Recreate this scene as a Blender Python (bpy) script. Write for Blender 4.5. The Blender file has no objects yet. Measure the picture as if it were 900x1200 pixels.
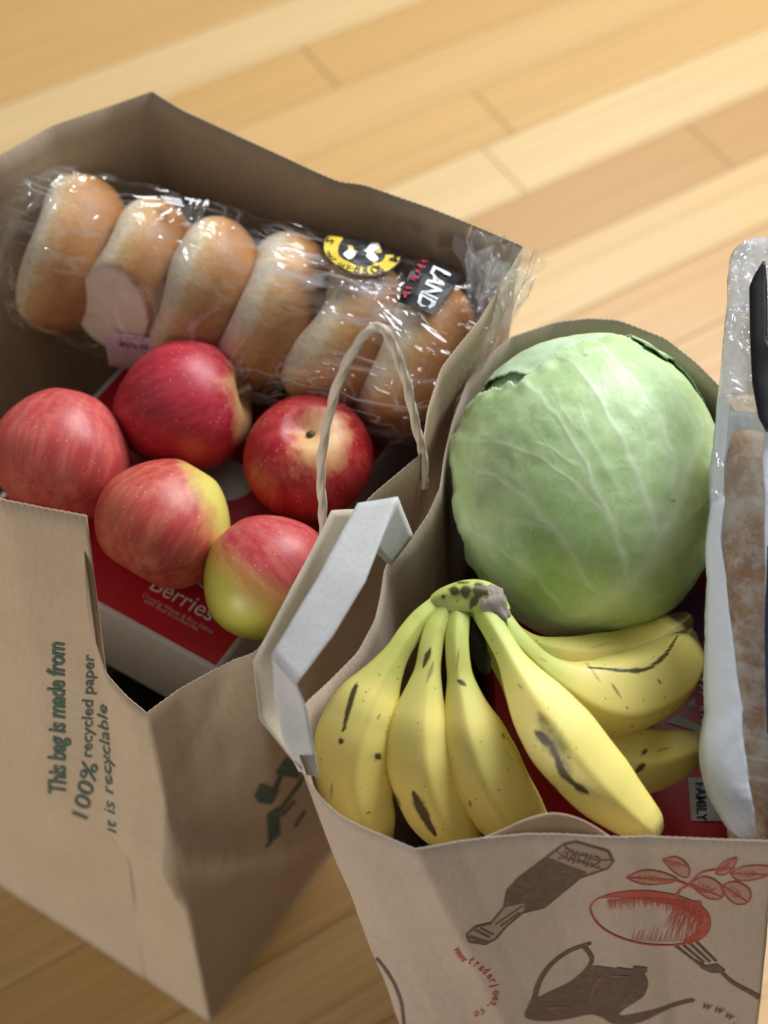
import bpy, bmesh, math, random
import numpy as np
from mathutils import Vector, Matrix, noise, geometry
from mathutils.bvhtree import BVHTree

rnd = random.Random(7)
S = bpy.context.scene
COL = S.collection

# ------------------------------------------------------------------ camera
CAM_H, PITCH, FPX = 1.2, math.radians(54), 1866.0
C0 = Vector((0, 0, CAM_H))
CF = Vector((0, math.cos(PITCH), -math.sin(PITCH)))
CR = Vector((1, 0, 0))
CU = Vector((0, math.sin(PITCH), math.cos(PITCH)))
cam_d = bpy.data.cameras.new('camera')
cam = bpy.data.objects.new('camera', cam_d)
COL.objects.link(cam)
cam.location = C0
cam.rotation_euler = (math.radians(90) - PITCH, 0, 0)
cam_d.sensor_fit = 'VERTICAL'
cam_d.sensor_height = 36
cam_d.lens = FPX / 1200 * 36
cam_d.clip_start = .02
cam_d.clip_end = 60
cam_d.dof.use_dof = True
cam_d.dof.focus_distance = .87
cam_d.dof.aperture_fstop = 4.6
S.camera = cam

# ------------------------------------------------------------------ light
W = bpy.data.worlds.new('World')
S.world = W
W.use_nodes = True
W.node_tree.nodes['Background'].inputs[0].default_value = (.90, .95, 1.0, 1)
W.node_tree.nodes['Background'].inputs[1].default_value = .18


def area(name, loc, target, sx, sy, power, col):
    l = bpy.data.lights.new(name, 'AREA')
    l.shape = 'RECTANGLE'
    l.size, l.size_y, l.energy, l.color = sx, sy, power, col
    o = bpy.data.objects.new(name, l)
    COL.objects.link(o)
    o.location = loc
    o.rotation_euler = (Vector(target) - Vector(loc)).to_track_quat('-Z', 'Y').to_euler()
    return o


area('window_light', (1.05, 2.0, 2.2), (.08, .58, .35), 2.0, 1.3, 106, (.94, .97, 1.0))
area('room_light', (-1.9, -1.35, .42), (.0, .4, .22), 1.5, .7, 36, (1.0, .97, .93))
S.view_settings.view_transform = 'Standard'
S.view_settings.look = 'None'
S.view_settings.exposure = .08
S.view_settings.gamma = 1
S.cycles.transparent_max_bounces = 24
S.cycles.max_bounces = 12


# ------------------------------------------------------------------ helpers
def ray(px, py):
    return CF + CR * ((px - 450) / FPX) - CU * ((py - 600) / FPX)


def P(px, py, z):
    """point seen at photo pixel px, py that lies at the height z"""
    d = ray(px, py)
    return C0 + d * ((z - CAM_H) / d.z)


def D(px, py, t):
    return C0 + ray(px, py) * t


def pix(v):
    q = Vector(v) - C0
    t = q.dot(CF)
    return 450 + FPX * q.x / t, 600 - FPX * q.dot(CU) / t, t


ORG = {}


def thing(name, label, cat, loc, group=None):
    o = bpy.data.objects.new(name, None)
    o.empty_display_size = .05
    COL.objects.link(o)
    o.location = loc
    ORG[o.name] = Vector(loc)
    tag(o, label, cat, group)
    return o


def tag(o, label, cat=None, group=None):
    o['label'] = label
    if cat:
        o['category'] = cat
    if group:
        o['group'] = group
    return o


def add(name, verts, faces, mat, parent=None, smooth=True, solid=0, loc=None, sub=0):
    """link ONE mesh object; verts are in world space"""
    org = ORG[parent.name] if parent else Vector(loc if loc else (0, 0, 0))
    me = bpy.data.meshes.new(name)
    me.from_pydata([tuple(Vector(v) - org) for v in verts], [], faces)
    me.update()
    if smooth:
        me.polygons.foreach_set('use_smooth', [True] * len(me.polygons))
    o = bpy.data.objects.new(name, me)
    COL.objects.link(o)
    if mat:
        me.materials.append(mat)
    if parent:
        o.parent = parent
    else:
        o.location = org
    ORG[o.name] = org
    if sub:
        m = o.modifiers.new('sub', 'SUBSURF')
        m.levels = m.render_levels = sub
    if solid:
        m = o.modifiers.new('solid', 'SOLIDIFY')
        m.thickness = solid
        m.offset = 0
    return o


def attr(o, name, vals):
    a = o.data.attributes.new(name, 'FLOAT', 'POINT')
    a.data.foreach_set('value', np.asarray(vals, dtype=np.float32))


def grid_faces(nr, nc, close=False):
    f = []
    for i in range(nr - 1):
        for j in range(nc if close else nc - 1):
            k = (j + 1) % nc
            f.append((i * nc + j, i * nc + k, (i + 1) * nc + k, (i + 1) * nc + j))
    return f


def catmull(pts, n=8):
    pts = [Vector(p) for p in pts]
    out = []
    for i in range(len(pts) - 1):
        p0 = pts[max(i - 1, 0)]
        p1, p2 = pts[i], pts[i + 1]
        p3 = pts[min(i + 2, len(pts) - 1)]
        for k in range(n):
            t = k / n
            out.append(.5 * ((2 * p1) + (p2 - p0) * t + (2 * p0 - 5 * p1 + 4 * p2 - p3) * t * t
                             + (3 * p1 - p0 - 3 * p2 + p3) * t ** 3))
    out.append(pts[-1])
    return out


def frames(pts):
    """parallel transport frames along a polyline"""
    n = len(pts)
    tan = [(pts[min(i + 1, n - 1)] - pts[max(i - 1, 0)]).normalized() for i in range(n)]
    up = Vector((0, 0, 1)) if abs(tan[0].z) < .8 else Vector((0, 1, 0))
    u = (up - tan[0] * up.dot(tan[0])).normalized()
    out = []
    for i in range(n):
        u = (u - tan[i] * u.dot(tan[i])).normalized()
        out.append((tan[i], u, tan[i].cross(u)))
    return out


def tube(pts, rad, nc, prof=None):
    """rad(i, s, theta) -> radius"""
    fr = frames(pts)
    vs = []
    n = len(pts)
    for i, (t, u, w) in enumerate(fr):
        for k in range(nc):
            a = 2 * math.pi * k / nc
            r = rad(i, i / (n - 1), a)
            vs.append(pts[i] + (u * math.cos(a) + w * math.sin(a)) * r)
    f = grid_faces(n, nc, True)
    c0, c1 = len(vs), len(vs) + 1
    vs += [pts[0], pts[-1]]
    for k in range(nc):
        f.append((c0, (k + 1) % nc, k))
        b = (n - 1) * nc
        f.append((c1, b + k, b + (k + 1) % nc))
    return vs, f


def bvh(verts, faces):
    return BVHTree.FromPolygons([tuple(v) for v in verts], faces)


# ---------------------------------------------------------------- materials
class N:
    def __init__(s, name):
        s.m = bpy.data.materials.new(name)
        s.m.use_nodes = True
        s.nt = s.m.node_tree
        s.b = s.nt.nodes['Principled BSDF']
        s.out = s.nt.nodes['Material Output']
        s.tc = None

    def node(s, typ, **kw):
        n = s.nt.nodes.new('ShaderNode' + typ)
        for k, v in kw.items():
            setattr(n, k, v)
        return n

    def ln(s, a, b):
        s.nt.links.new(a, b)

    def coord(s, scale=(1, 1, 1), rot=(0, 0, 0), kind='Object', shift=None):
        if not s.tc:
            s.tc = s.node('TexCoord')
        mp = s.node('Mapping')
        mp.inputs['Scale'].default_value = scale
        mp.inputs['Rotation'].default_value = rot
        s.ln(s.tc.outputs[kind], mp.inputs['Vector'])
        if shift:
            s.ln(shift, mp.inputs['Location'])
        return mp.outputs[0]

    def coord2(s, rot, scale):
        a = s.coord((1, 1, 1), rot)
        mp = s.node('Mapping')
        mp.inputs['Scale'].default_value = scale
        s.ln(a, mp.inputs['Vector'])
        return mp.outputs[0]

    def noise(s, scale, co=None, detail=4, rough=.55, dist=0, out='Fac'):
        n = s.node('TexNoise')
        n.inputs['Scale'].default_value = scale
        n.inputs['Detail'].default_value = detail
        n.inputs['Roughness'].default_value = rough
        n.inputs['Distortion'].default_value = dist
        s.ln(co if co else s.coord(), n.inputs['Vector'])
        return n.outputs[out]

    def ramp(s, fac, stops, interp='LINEAR'):
        r = s.node('ValToRGB')
        cr = r.color_ramp
        cr.interpolation = interp
        while len(cr.elements) < len(stops):
            cr.elements.new(.5)
        for e, (p, c) in zip(cr.elements, stops):
            e.position = p
            e.color = (c, c, c, 1) if isinstance(c, (int, float)) else (*c, 1)
        s.ln(fac, r.inputs[0])
        return r.outputs[0]

    def mix(s, fac, a, b, mode='MIX'):
        n = s.node('Mix', data_type='RGBA', blend_type=mode)
        for v, i in ((fac, 0), (a, 6), (b, 7)):
            if isinstance(v, (int, float)):
                n.inputs[i].default_value = v
            elif isinstance(v, tuple):
                n.inputs[i].default_value = (*v, 1)
            else:
                s.ln(v, n.inputs[i])
        return n.outputs[2]

    def math(s, op, a, b=0.0, clamp=False):
        n = s.node('Math', operation=op)
        n.use_clamp = clamp
        for v, i in ((a, 0), (b, 1)):
            if isinstance(v, (int, float)):
                n.inputs[i].default_value = v
            else:
                s.ln(v, n.inputs[i])
        return n.outputs[0]

    def attr(s, name):
        return s.node('Attribute', attribute_name=name).outputs['Fac']

    def bump(s, h, strength, dist=.001, prev=None):
        n = s.node('Bump')
        n.inputs['Strength'].default_value = strength
        n.inputs['Distance'].default_value = dist
        s.ln(h, n.inputs['Height'])
        if prev:
            s.ln(prev, n.inputs['Normal'])
        return n.outputs[0]

    def set(s, col=None, rough=None, normal=None, **kw):
        for v, k in ((col, 'Base Color'), (rough, 'Roughness'), (normal, 'Normal')):
            if v is None:
                continue
            if isinstance(v, tuple):
                s.b.inputs[k].default_value = (*v, 1)
            elif isinstance(v, (int, float)):
                s.b.inputs[k].default_value = v
            else:
                s.ln(v, s.b.inputs[k])
        for k, v in kw.items():
            s.b.inputs[k.replace('_', ' ')].default_value = v
        return s.m


def mat_paper(name, c1, c2, crinkle=.20, seed=0.0):
    n = N(name)
    big = n.noise(9 + seed, detail=3)
    fib = n.noise(420, n.coord((1, 1, .25)), detail=3, rough=.7)
    c = n.mix(n.ramp(big, [(.3, 0.0), (.7, 1.0)]), c1, c2)
    c = n.mix(.14, c, n.ramp(fib, [(.3, (.30, .28, .26)), (.7, (.72, .72, .72))]), 'OVERLAY')
    sp = n.noise(900, detail=1)
    c = n.mix(n.ramp(sp, [(.70, 0.0), (.76, .30)]), c, (.14, .09, .05))
    cr = n.noise(26, detail=5, rough=.6, dist=.6)
    b = n.bump(cr, crinkle, .004)
    b = n.bump(fib, .07, .0006, b)
    return n.set(c, .86, b)


def mat_flat(name, col, rough=.6, var=.12, spec=.3):
    n = N(name)
    ns = n.noise(160, detail=3)
    k = n.ramp(ns, [(.3, 1 - var), (.7, 1.0)])
    return n.set(n.mix(1.0, col, k, 'MULTIPLY'), rough, None, Specular_IOR_Level=spec)


def mat_ink(name, col, dens=.9, scale=260):
    """ink printed on kraft: worn through in fine flecks"""
    n = N(name)
    ns = n.noise(scale, detail=3, rough=.7)
    f = n.ramp(ns, [(.30, dens * .82), (.55, dens)])
    c = n.mix(f, (.36, .27, .19), col)
    return n.set(c, .8)


M = {}
M['kraft'] = mat_paper('kraft_paper', (.425, .32, .212), (.455, .348, .236))
M['kraft_right'] = mat_paper('kraft_paper_smooth', (.41, .32, .245), (.455, .36, .28), .22, 1.3)
M['strip'] = mat_paper('pale_handle_paper', (.47, .465, .45), (.55, .545, .53), .30)  # paler, more neutral paper than the bag walls
M['cord'] = mat_paper('twisted_cord_paper', (.52, .44, .34), (.60, .51, .40), .2)


def mat_floor():
    n = N('maple_plank')
    info = n.node('ObjectInfo')
    r = info.outputs['Random']
    off = n.node('CombineXYZ')
    n.ln(n.math('MULTIPLY', r, 37.0), off.inputs[0])
    n.ln(n.math('MULTIPLY', r, 91.0), off.inputs[1])
    sc_ = n.node('SeparateColor')
    n.ln(info.outputs['Color'], sc_.inputs[0])
    base = n.ramp(sc_.outputs[0], [(0, (.58, .34, .120)), (.2, (.69, .48, .215)), (.4, (.61, .38, .142)),
                      (.55, (.44, .245, .095)), (.72, (.74, .55, .280)), (.88, (.48, .28, .105)), (1, (.63, .40, .160))])
    g = n.noise(1.0, n.coord((1.3, 28, 28), shift=off.outputs[0]), detail=6, rough=.6, dist=.35)
    g2 = n.noise(1.0, n.coord((5, 150, 150), shift=off.outputs[0]), detail=3, rough=.6)
    c = n.mix(n.ramp(g, [(.28, .65), (.62, 0.0)]), base, (.38, .185, .050))
    c = n.mix(n.ramp(g2, [(.25, .45), (.52, 0.0)]), c, (.36, .19, .07))
    fl = n.noise(1.0, n.coord((9, 45, 45), shift=off.outputs[0]), detail=2)
    c = n.mix(n.ramp(fl, [(.66, 0.0), (.80, .45)]), c, (.42, .22, .075))
    return n.set(c, n.ramp(g, [(.3, .42), (.7, .30)]), n.bump(g2, .06, .001), Specular_IOR_Level=.4)


M['floor'] = mat_floor()
M['gap'] = mat_flat('floor_joint', (.26, .15, .06), .8)
M['red'] = mat_flat('red_carton', (.50, .016, .028), .38, .08, .5)
M['carton'] = mat_flat('pale_carton', (.62, .62, .64), .5, .06)
M['white'] = mat_flat('white_print', (.80, .80, .80), .5, .04)
M['pinkwhite'] = mat_flat('pinkish_print', (.75, .45, .48), .5, .04)
M['greyprint'] = mat_flat('grey_print', (.52, .54, .50), .5, .1)
M['purple'] = mat_flat('purple_print', (.20, .09, .32), .5, .1)
M['black'] = mat_flat('black_print', (.012, .012, .014), .4, .1)
M['navy'] = mat_flat('navy_print', (.02, .03, .07), .4, .1)
M['yellowprint'] = mat_flat('yellow_print', (.78, .58, .06), .45, .08)
M['redprint'] = mat_flat('red_script_print', (.45, .03, .06), .5, .1)
M['sticker'] = mat_flat('pink_sticker', (.74, .62, .70), .55, .05)
M['mauveink'] = mat_flat('mauve_ink', (.17, .08, .13), .6, .1)
M['green_ink'] = mat_ink('dark_green_ink', (.022, .075, .058), .92)
M['brown_ink'] = mat_ink('brown_ink', (.098, .052, .038), .94)
M['mid_ink'] = mat_ink('thin_brown_ink', (.13, .075, .05), .75, 420)
M['leaf_ink'] = mat_ink('faint_red_ink', (.42, .12, .08), .34, 420)
M['shine_ink'] = mat_ink('worn_brown_ink', (.15, .090, .062), .97)
M['light_ink'] = mat_ink('pale_brown_ink', (.27, .185, .13), .6, 300)
M['red_ink'] = mat_ink('red_ink', (.40, .045, .030), .92)
M['thin_red_ink'] = mat_ink('thin_red_ink', (.42, .10, .065), .62, 420)


# -------------------------------------------------------- print on surfaces
def text2d(body, size=1.0, bold=0.0, shear=0.0, space=1.0):
    cu = bpy.data.curves.new('txt', 'FONT')
    cu.body = body
    cu.size = size
    cu.offset = bold
    cu.shear = shear
    cu.space_character = space
    cu.resolution_u = 3
    o = bpy.data.objects.new('txt', cu)
    COL.objects.link(o)
    me = bpy.data.meshes.new_from_object(o.evaluated_get(bpy.context.evaluated_depsgraph_get()))
    vs = [(v.co.x, v.co.y) for v in me.vertices]
    fs = [tuple(p.vertices) for p in me.polygons]
    bpy.data.objects.remove(o)
    bpy.data.curves.remove(cu)
    bpy.data.meshes.remove(me)
    return vs, fs


class Art:
    """flat artwork collected as 2-D polygons (photo pixels), then laid on a surface"""

    def __init__(s):
        s.v, s.f = [], []

    def raw(s, vs, fs):
        k = len(s.v)
        s.v += vs
        s.f += [tuple(i + k for i in q) for q in fs]
        return s

    def stroke(s, pts, w, w1=None, smooth=True, closed=False):
        pts = [Vector((p[0], p[1], 0)) for p in pts]
        if closed:
            pts = pts + [pts[0]]
        q = catmull(pts, 6) if smooth and len(pts) > 2 else pts
        if not smooth or len(q) < 6:
            q2 = []
            for a, b in zip(q, q[1:]):
                m = max(1, int((b - a).length / 6))
                q2 += [a.lerp(b, i / m) for i in range(m)]
            q = q2 + [q[-1]]
        n = len(q)
        vs = []
        for i in range(n):
            t = (q[min(i + 1, n - 1)] - q[max(i - 1, 0)])
            t = t.normalized() if t.length > 1e-6 else Vector((1, 0, 0))
            nn = Vector((-t.y, t.x, 0))
            ww = (w if w1 is None else w + (w1 - w) * i / (n - 1)) * .5
            a, b = q[i] + nn * ww, q[i] - nn * ww
            vs += [(a.x, a.y), (b.x, b.y)]
        return s.raw(vs, [(2 * i, 2 * i + 1, 2 * i + 3, 2 * i + 2) for i in range(n - 1)])

    def fill(s, pts, smooth=False, cuts=2):
        pts = [Vector((p[0], p[1], 0)) for p in pts]
        if smooth:
            pts = catmull(pts + [pts[0]], 5)[:-1]
        tris = geometry.tessellate_polygon([pts])
        bm = bmesh.new()
        vv = [bm.verts.new(p) for p in pts]
        for t in tris:
            try:
                bm.faces.new([vv[i] for i in t])
            except ValueError:
                pass
        for _ in range(cuts):
            long = [e for e in bm.edges if e.calc_length() > 9]
            if long:
                bmesh.ops.subdivide_edges(bm, edges=long, cuts=1, use_grid_fill=True)
                bmesh.ops.triangulate(bm, faces=bm.faces[:])
        bm.verts.index_update()
        s.raw([(v.co.x, v.co.y) for v in bm.verts], [tuple(v.index for v in f.verts) for f in bm.faces])
        bm.free()
        return s

    def text(s, body, org, dx, dy, **kw):
        vs, fs = text2d(body, **kw)
        return s.raw([(org[0] + x * dx[0] + y * dy[0], org[1] + x * dx[1] + y * dy[1]) for x, y in vs], fs)

    def fit(s, body, a, b, up, **kw):
        """text running from pixel a to pixel b; up = pixel vector of one letter height"""
        vs, fs = text2d(body, **kw)
        w = max(x for x, y in vs)
        h = .7
        pts = [(a[0] + (b[0] - a[0]) * x / w + up[0] * y / h, a[1] + (b[1] - a[1]) * x / w + up[1] * y / h) for x, y in vs]
        bm = bmesh.new()                   # cut long edges so that letters follow the creases of the paper
        vv = [bm.verts.new((x, y, 0)) for x, y in pts]
        for q in fs:
            try:
                bm.faces.new([vv[i] for i in q])
            except ValueError:
                pass
        for _ in range(3):
            bmesh.ops.triangulate(bm, faces=bm.faces[:])
            long = [e for e in bm.edges if e.calc_length() > 4]
            if not long:
                break
            bmesh.ops.subdivide_edges(bm, edges=long, cuts=1)
        bmesh.ops.triangulate(bm, faces=bm.faces[:])
        bm.verts.index_update()
        s.raw([(v.co.x, v.co.y) for v in bm.verts], [tuple(v.index for v in f.verts) for f in bm.faces])
        bm.free()
        return s

    def on(s, tree, name, mat, parent, off=.0012, zplane=None, facing=None):
        pts, ok = [], []
        for x, y in s.v:
            if zplane is not None:
                pts.append(P(x, y, zplane + off))
                ok.append(True)
                continue
            d = ray(x, y).normalized()
            h, nrm, i, dist = tree.ray_cast(C0, d)
            if h is None:
                pts.append(Vector((0, 0, 0)))
                ok.append(False)
                continue
            if nrm.dot(d) > 0:
                nrm = -nrm
            good = True if facing is None else nrm.dot(facing) > 0
            pts.append(h + nrm * off)
            ok.append(good)
        fs = []
        for q in s.f:
            if all(ok[i] for i in q) and (zplane is not None or max((pts[i] - pts[q[0]]).length for i in q) < .03):
                fs.append(q)
        used = sorted({i for q in fs for i in q})
        mp = {i: k for k, i in enumerate(used)}
        return add(name, [pts[i] for i in used], [tuple(mp[i] for i in q) for q in fs], mat, parent, smooth=False)


def squiggle(art_, a, b, up, n, w, seed):
    """print too small to read in the photo: a row of letter-like strokes"""
    r = random.Random(seed)
    a, b, up = Vector((*a, 0)), Vector((*b, 0)), Vector((*up, 0))
    st_ = (b - a) / n
    for k in range(n):
        if r.random() < .12:
            continue
        o = a + st_ * k
        p = [o + st_ * r.uniform(0, .25), o + st_ * r.uniform(.2, .7) + up * r.uniform(.6, 1.0), o + st_ * r.uniform(.5, .8) + up * r.uniform(0, .5)]
        art_.stroke([(q.x, q.y) for q in p], w)
    return art_


def box_mesh(o, u, w, h, bev=.001):
    """box with top corner o, edges u, w (top), height h downwards"""
    bm = bmesh.new()
    z = Vector((0, 0, -h))
    v = [bm.verts.new(p) for p in (o, o + u, o + u + w, o + w, o + z, o + u + z, o + u + w + z, o + w + z)]
    for q in ((0, 1, 2, 3), (7, 6, 5, 4), (0, 4, 5, 1), (1, 5, 6, 2), (2, 6, 7, 3), (3, 7, 4, 0)):
        bm.faces.new([v[i] for i in q])
    bmesh.ops.bevel(bm, geom=bm.edges[:], offset=bev, segments=2, affect='EDGES')
    bmesh.ops.recalc_face_normals(bm, faces=bm.faces[:])
    bm.verts.index_update()
    vs = [v.co.copy() for v in bm.verts]
    fs = [tuple(v.index for v in f.verts) for f in bm.faces]
    bm.free()
    return vs, fs


# ------------------------------------------------------------------ floor
floor = add('floor', [(-6, -4, -.006), (6, -4, -.006), (6, 8, -.006), (-6, 8, -.006)], [(0, 1, 2, 3)], M['gap'], smooth=False)
floor['kind'] = 'structure'
pang = math.radians(31.4)
pu = Vector((math.cos(pang), math.sin(pang), 0))
pn = Vector((-math.sin(pang), math.cos(pang), 0))
PW = .0865
vs, fs = box_mesh(Vector((0, -.5, 0)), Vector((1, 0, 0)), Vector((0, 1, 0)), .10, .0)
bm = bmesh.new()
bmv = [bm.verts.new(v) for v in ((0, 0, -.012), (1, 0, -.012), (1, 1, -.012), (0, 1, -.012), (0, 0, -.0012), (1, 0, -.0012), (1, 1, -.0012), (0, 1, -.0012),
                                 (.0007, .007, 0), (.9993, .007, 0), (.9993, .993, 0), (.0007, .993, 0))]
for q in ((0, 1, 5, 4), (1, 2, 6, 5), (2, 3, 7, 6), (3, 0, 4, 7), (4, 5, 9, 8), (5, 6, 10, 9), (6, 7, 11, 10), (7, 4, 8, 11), (8, 9, 10, 11)):
    bm.faces.new([bmv[i] for i in q])
plank_me = bpy.data.meshes.new('plank')
bm.to_mesh(plank_me)
bm.free()
plank_me.materials.append(M['floor'])
for k in range(-13, 13):
    t = 1.117 - (k + 1) * PW
    pr = random.Random(k * 13 + 5)
    x = -2.0 + pr.uniform(-.9, 0)
    if k == 1:
        x = 1.03 - .55 * 4
    while x < 2.4:
        L = pr.choice((.85, 1.05, 1.25, 1.45)) if k != 1 else .55
        mid = pu * (x + L / 2) + pn * (t + PW / 2)
        if -.9 < mid.y < 2.9 and abs(mid.x) < 1.7:
            o = bpy.data.objects.new('plank', plank_me)
            COL.objects.link(o)
            o.parent = floor
            o.location = pu * x + pn * t
            o.rotation_euler = (0, 0, pang)
            o.scale = (L - .0007, PW - .0007, 1)
            tone = pr.random()
            tone = {0: .72, 1: .50, 2: .20 + .5 * (pr.random() < .5), 3: .0, -1: .38, -2: .12, -3: .42, -4: .70, 5: .42, 6: .30, 7: .40, 8: .14, 9: .36}.get(k, tone)
            o.color = (tone, tone, tone, 1)
        x += L


# ------------------------------------------------------------- paper bags
def make_bag(rim, base, step=.0018, rows=34, wr=.0022, seed=0.0, mids=None):
    """rim: (point, s) in order of s from 0 to 4 round the four base corners; returns world verts, faces"""
    base = [Vector((*b, .0)) for b in base]

    def bpt(s):
        i = int(s) % 4
        f = s - int(s)
        return base[i].lerp(base[(i + 1) % 4], f)
    pts = []
    n = len(rim)
    for i in range(n):
        (a, sa, ka), (b, sb, kb) = rim[i], rim[(i + 1) % n]
        if i == n - 1:
            sb = 4.0
        m = max(1, int((b - a).length / step))
        for k in range(m):
            f = k / m
            pts.append([a.lerp(b, f), sa + (sb - sa) * f, ka and k == 0])
    N_ = len(pts)
    for _ in range(5):
        q = [p[0].copy() for p in pts]
        for i in range(N_):
            if not pts[i][2]:
                pts[i][0] = q[i - 1] * .25 + q[i] * .5 + q[(i + 1) % N_] * .25
    vs = []
    for r in range(rows):
        v = 1 - r / (rows - 1)
        for i, (p, s, k) in enumerate(pts):
            b = bpt(s)
            q = b.lerp(p, v)
            if r == 0:
                q = q + Vector((0, 0, .0004 if i % 2 else -.0003))
            nn = (pts[(i + 1) % N_][0] - pts[i - 1][0])
            nn = Vector((nn.y, -nn.x, 0))
            if nn.length > 1e-7:
                nn.normalize()
            env = math.sin(math.pi * min(1, max(0, v * .82 + .09))) ** .6
            x = q * 6.5 + Vector((seed, seed * 2, 0))
            d = (1 - 2.2 * abs(noise.noise(x))) * .5 + .7 * noise.noise(q * 14 + Vector((seed, 3, 1))) \
                + (.35 - .9 * abs(noise.noise(q * 19 + Vector((seed, 7, 1)))))
            q = q + nn * (wr * env * d)
            if mids:
                q = q + nn * mids(s, v, q)
            vs.append(q)
    fs = [tuple(reversed(f)) for f in grid_faces(rows, N_, True)]
    fs.append(tuple((rows - 1) * N_ + i for i in range(N_)))
    return vs, fs


def R(px, py, z, s, k=False):
    return (P(px, py, z), s, k)


# ---- left bag
LB = [(-.132, .397), (.050, .672), (-.175, .812), (-.357, .537)]
left_rim = [R(172, 835, .42, 0, True), R(210, 806, .425, .08), R(250, 784, .432, .17), R(300, 763, .445, .3), R(345, 700, .47, .42),
            R(390, 635, .487, .52), R(435, 582, .497, .62), R(493, 532, .503, .75, True), R(498, 500, .507, .79), R(500, 480, .51, .81),
            R(516, 432, .515, .86), R(560, 375, .518, .92), R(613, 289, .52, 1.0, True), R(560, 267, .52, 1.2), R(500, 243, .52, 1.36),
            R(425, 217, .522, 1.44), R(398, 214, .519, 1.5), R(372, 203, .522, 1.56), R(300, 170, .522, 1.72), R(215, 130, .522, 1.9),
            R(178, 107, .525, 2.0, True), R(130, 124, .52, 2.12), R(60, 148, .52, 2.28), R(0, 182, .52, 2.4),
            (Vector((-.33, .71, .52)), 2.75, False), (Vector((-.374, .583, .535)), 3.0, True), R(0, 585, .545, 3.62), R(60, 596, .542, 3.71),
            R(102, 604, .54, 3.77, True), R(99, 640, .515, 3.785), R(101, 690, .49, 3.80), R(107, 735, .466, 3.83), R(124, 788, .442, 3.9),
            R(150, 817, .428, 3.95)]


def creases(seed, n):
    r = random.Random(seed)
    L = []
    for _ in range(n):
        x, y, a = r.uniform(0, 4) * .29, r.uniform(.15, .95) * .5, r.choice((r.uniform(-.5, .5), r.uniform(0, math.pi)))
        L.append((x, y, math.cos(a), math.sin(a), r.uniform(.03, .09), r.uniform(.007, .018), r.choice((-1, 1)) * r.uniform(.0010, .0026)))
    return L


def crease_at(L, s, v):
    x, y, d = s * .29, v * .5, 0
    for cx, cy, ca, sa, ln, w, am in L:
        u = (x - cx) * ca + (y - cy) * sa
        t = abs(-(x - cx) * sa + (y - cy) * ca)
        if abs(u) < ln and t < w:
            d += am * (1 - t / w) * (1 - (u / ln) ** 2)
    return d


CL, CRS = creases(5, 46), creases(8, 26)


def left_mids(s, v, q):
    d = crease_at(CL, s, v)
    if s > 3.3 and v > .2:          # the printed face buckles across its height
        ridge = .57 + .12 * (s - 3.8)
        d += .013 * max(0, 1 - abs(v - ridge) / .15)
    if s < .5:
        line = .62 - .9 * s
        d += .006 * max(0, 1 - abs(v - line) / .10)
    return d


lv, lf = make_bag(left_rim, LB, mids=left_mids)
left_tree = bvh(lv, lf)
left_bag = thing('paper_bag', 'tall brown paper bag holding apples and bagels, its front corner torn down, green print', 'paper bag', (-.132, .42, 0), 'brown paper grocery bags')
add('body', lv, lf, M['kraft'], left_bag, solid=.0006)

# twisted paper handle
hp = catmull([P(384, 665, .455), P(379, 620, .485), P(377, 585, .505), P(377, 540, .53), P(384, 490, .56), P(400, 440, .59), P(420, 401, .61), P(440, 384, .617),
              P(455, 393, .613), P(470, 430, .59), P(481, 470, .56), P(491, 512, .52), P(496, 540, .49), P(498, 570, .46)], 14)
hv, hf = tube(hp, lambda i, s, a: .00235 * (1 + .16 * math.cos(3 * a - i * .55) + .12 * math.cos(a - i * .2)), 18)
add('twisted_handle', hv, hf, M['cord'], left_bag)

art = Art()
art.fit('This bag is made from', (77, 931), (75, 752), (-20, -1), bold=.028, shear=.12, space=.95)
art.fit('100%', (101, 966), (116, 893), (-19, -3), bold=.01, shear=.2)
art.fit('recycled paper', (108, 888), (110, 766), (-13, 0), bold=.01, shear=.1)
art.fit('It is recyclable', (137, 978), (126, 826), (-13, -2), shear=.2)
art.on(left_tree, 'printed_text', M['green_ink'], left_bag, .0009, facing=Vector((-.5, -.85, .1)))
art = Art()
art.fill([(322, 905), (335, 886), (355, 900), (348, 912), (330, 908)])
art.fill([(297, 932), (304, 917), (326, 926), (318, 942), (303, 940)])
art.fill([(312, 954), (326, 944), (328, 978), (314, 988)])
art.stroke([(318, 936), (328, 908)], 5, smooth=False).stroke([(326, 952), (345, 925), (356, 908)], 3.5, smooth=False)
art.stroke([(329, 956), (345, 938)], 3, smooth=False).stroke([(345, 968), (357, 950)], 3, smooth=False).stroke([(311, 992), (318, 985)], 3, smooth=False)
art.stroke([(330, 944), (352, 918)], 3, smooth=False)
art.on(left_tree, 'printed_emblem', M['green_ink'], left_bag, .0009)

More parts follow.
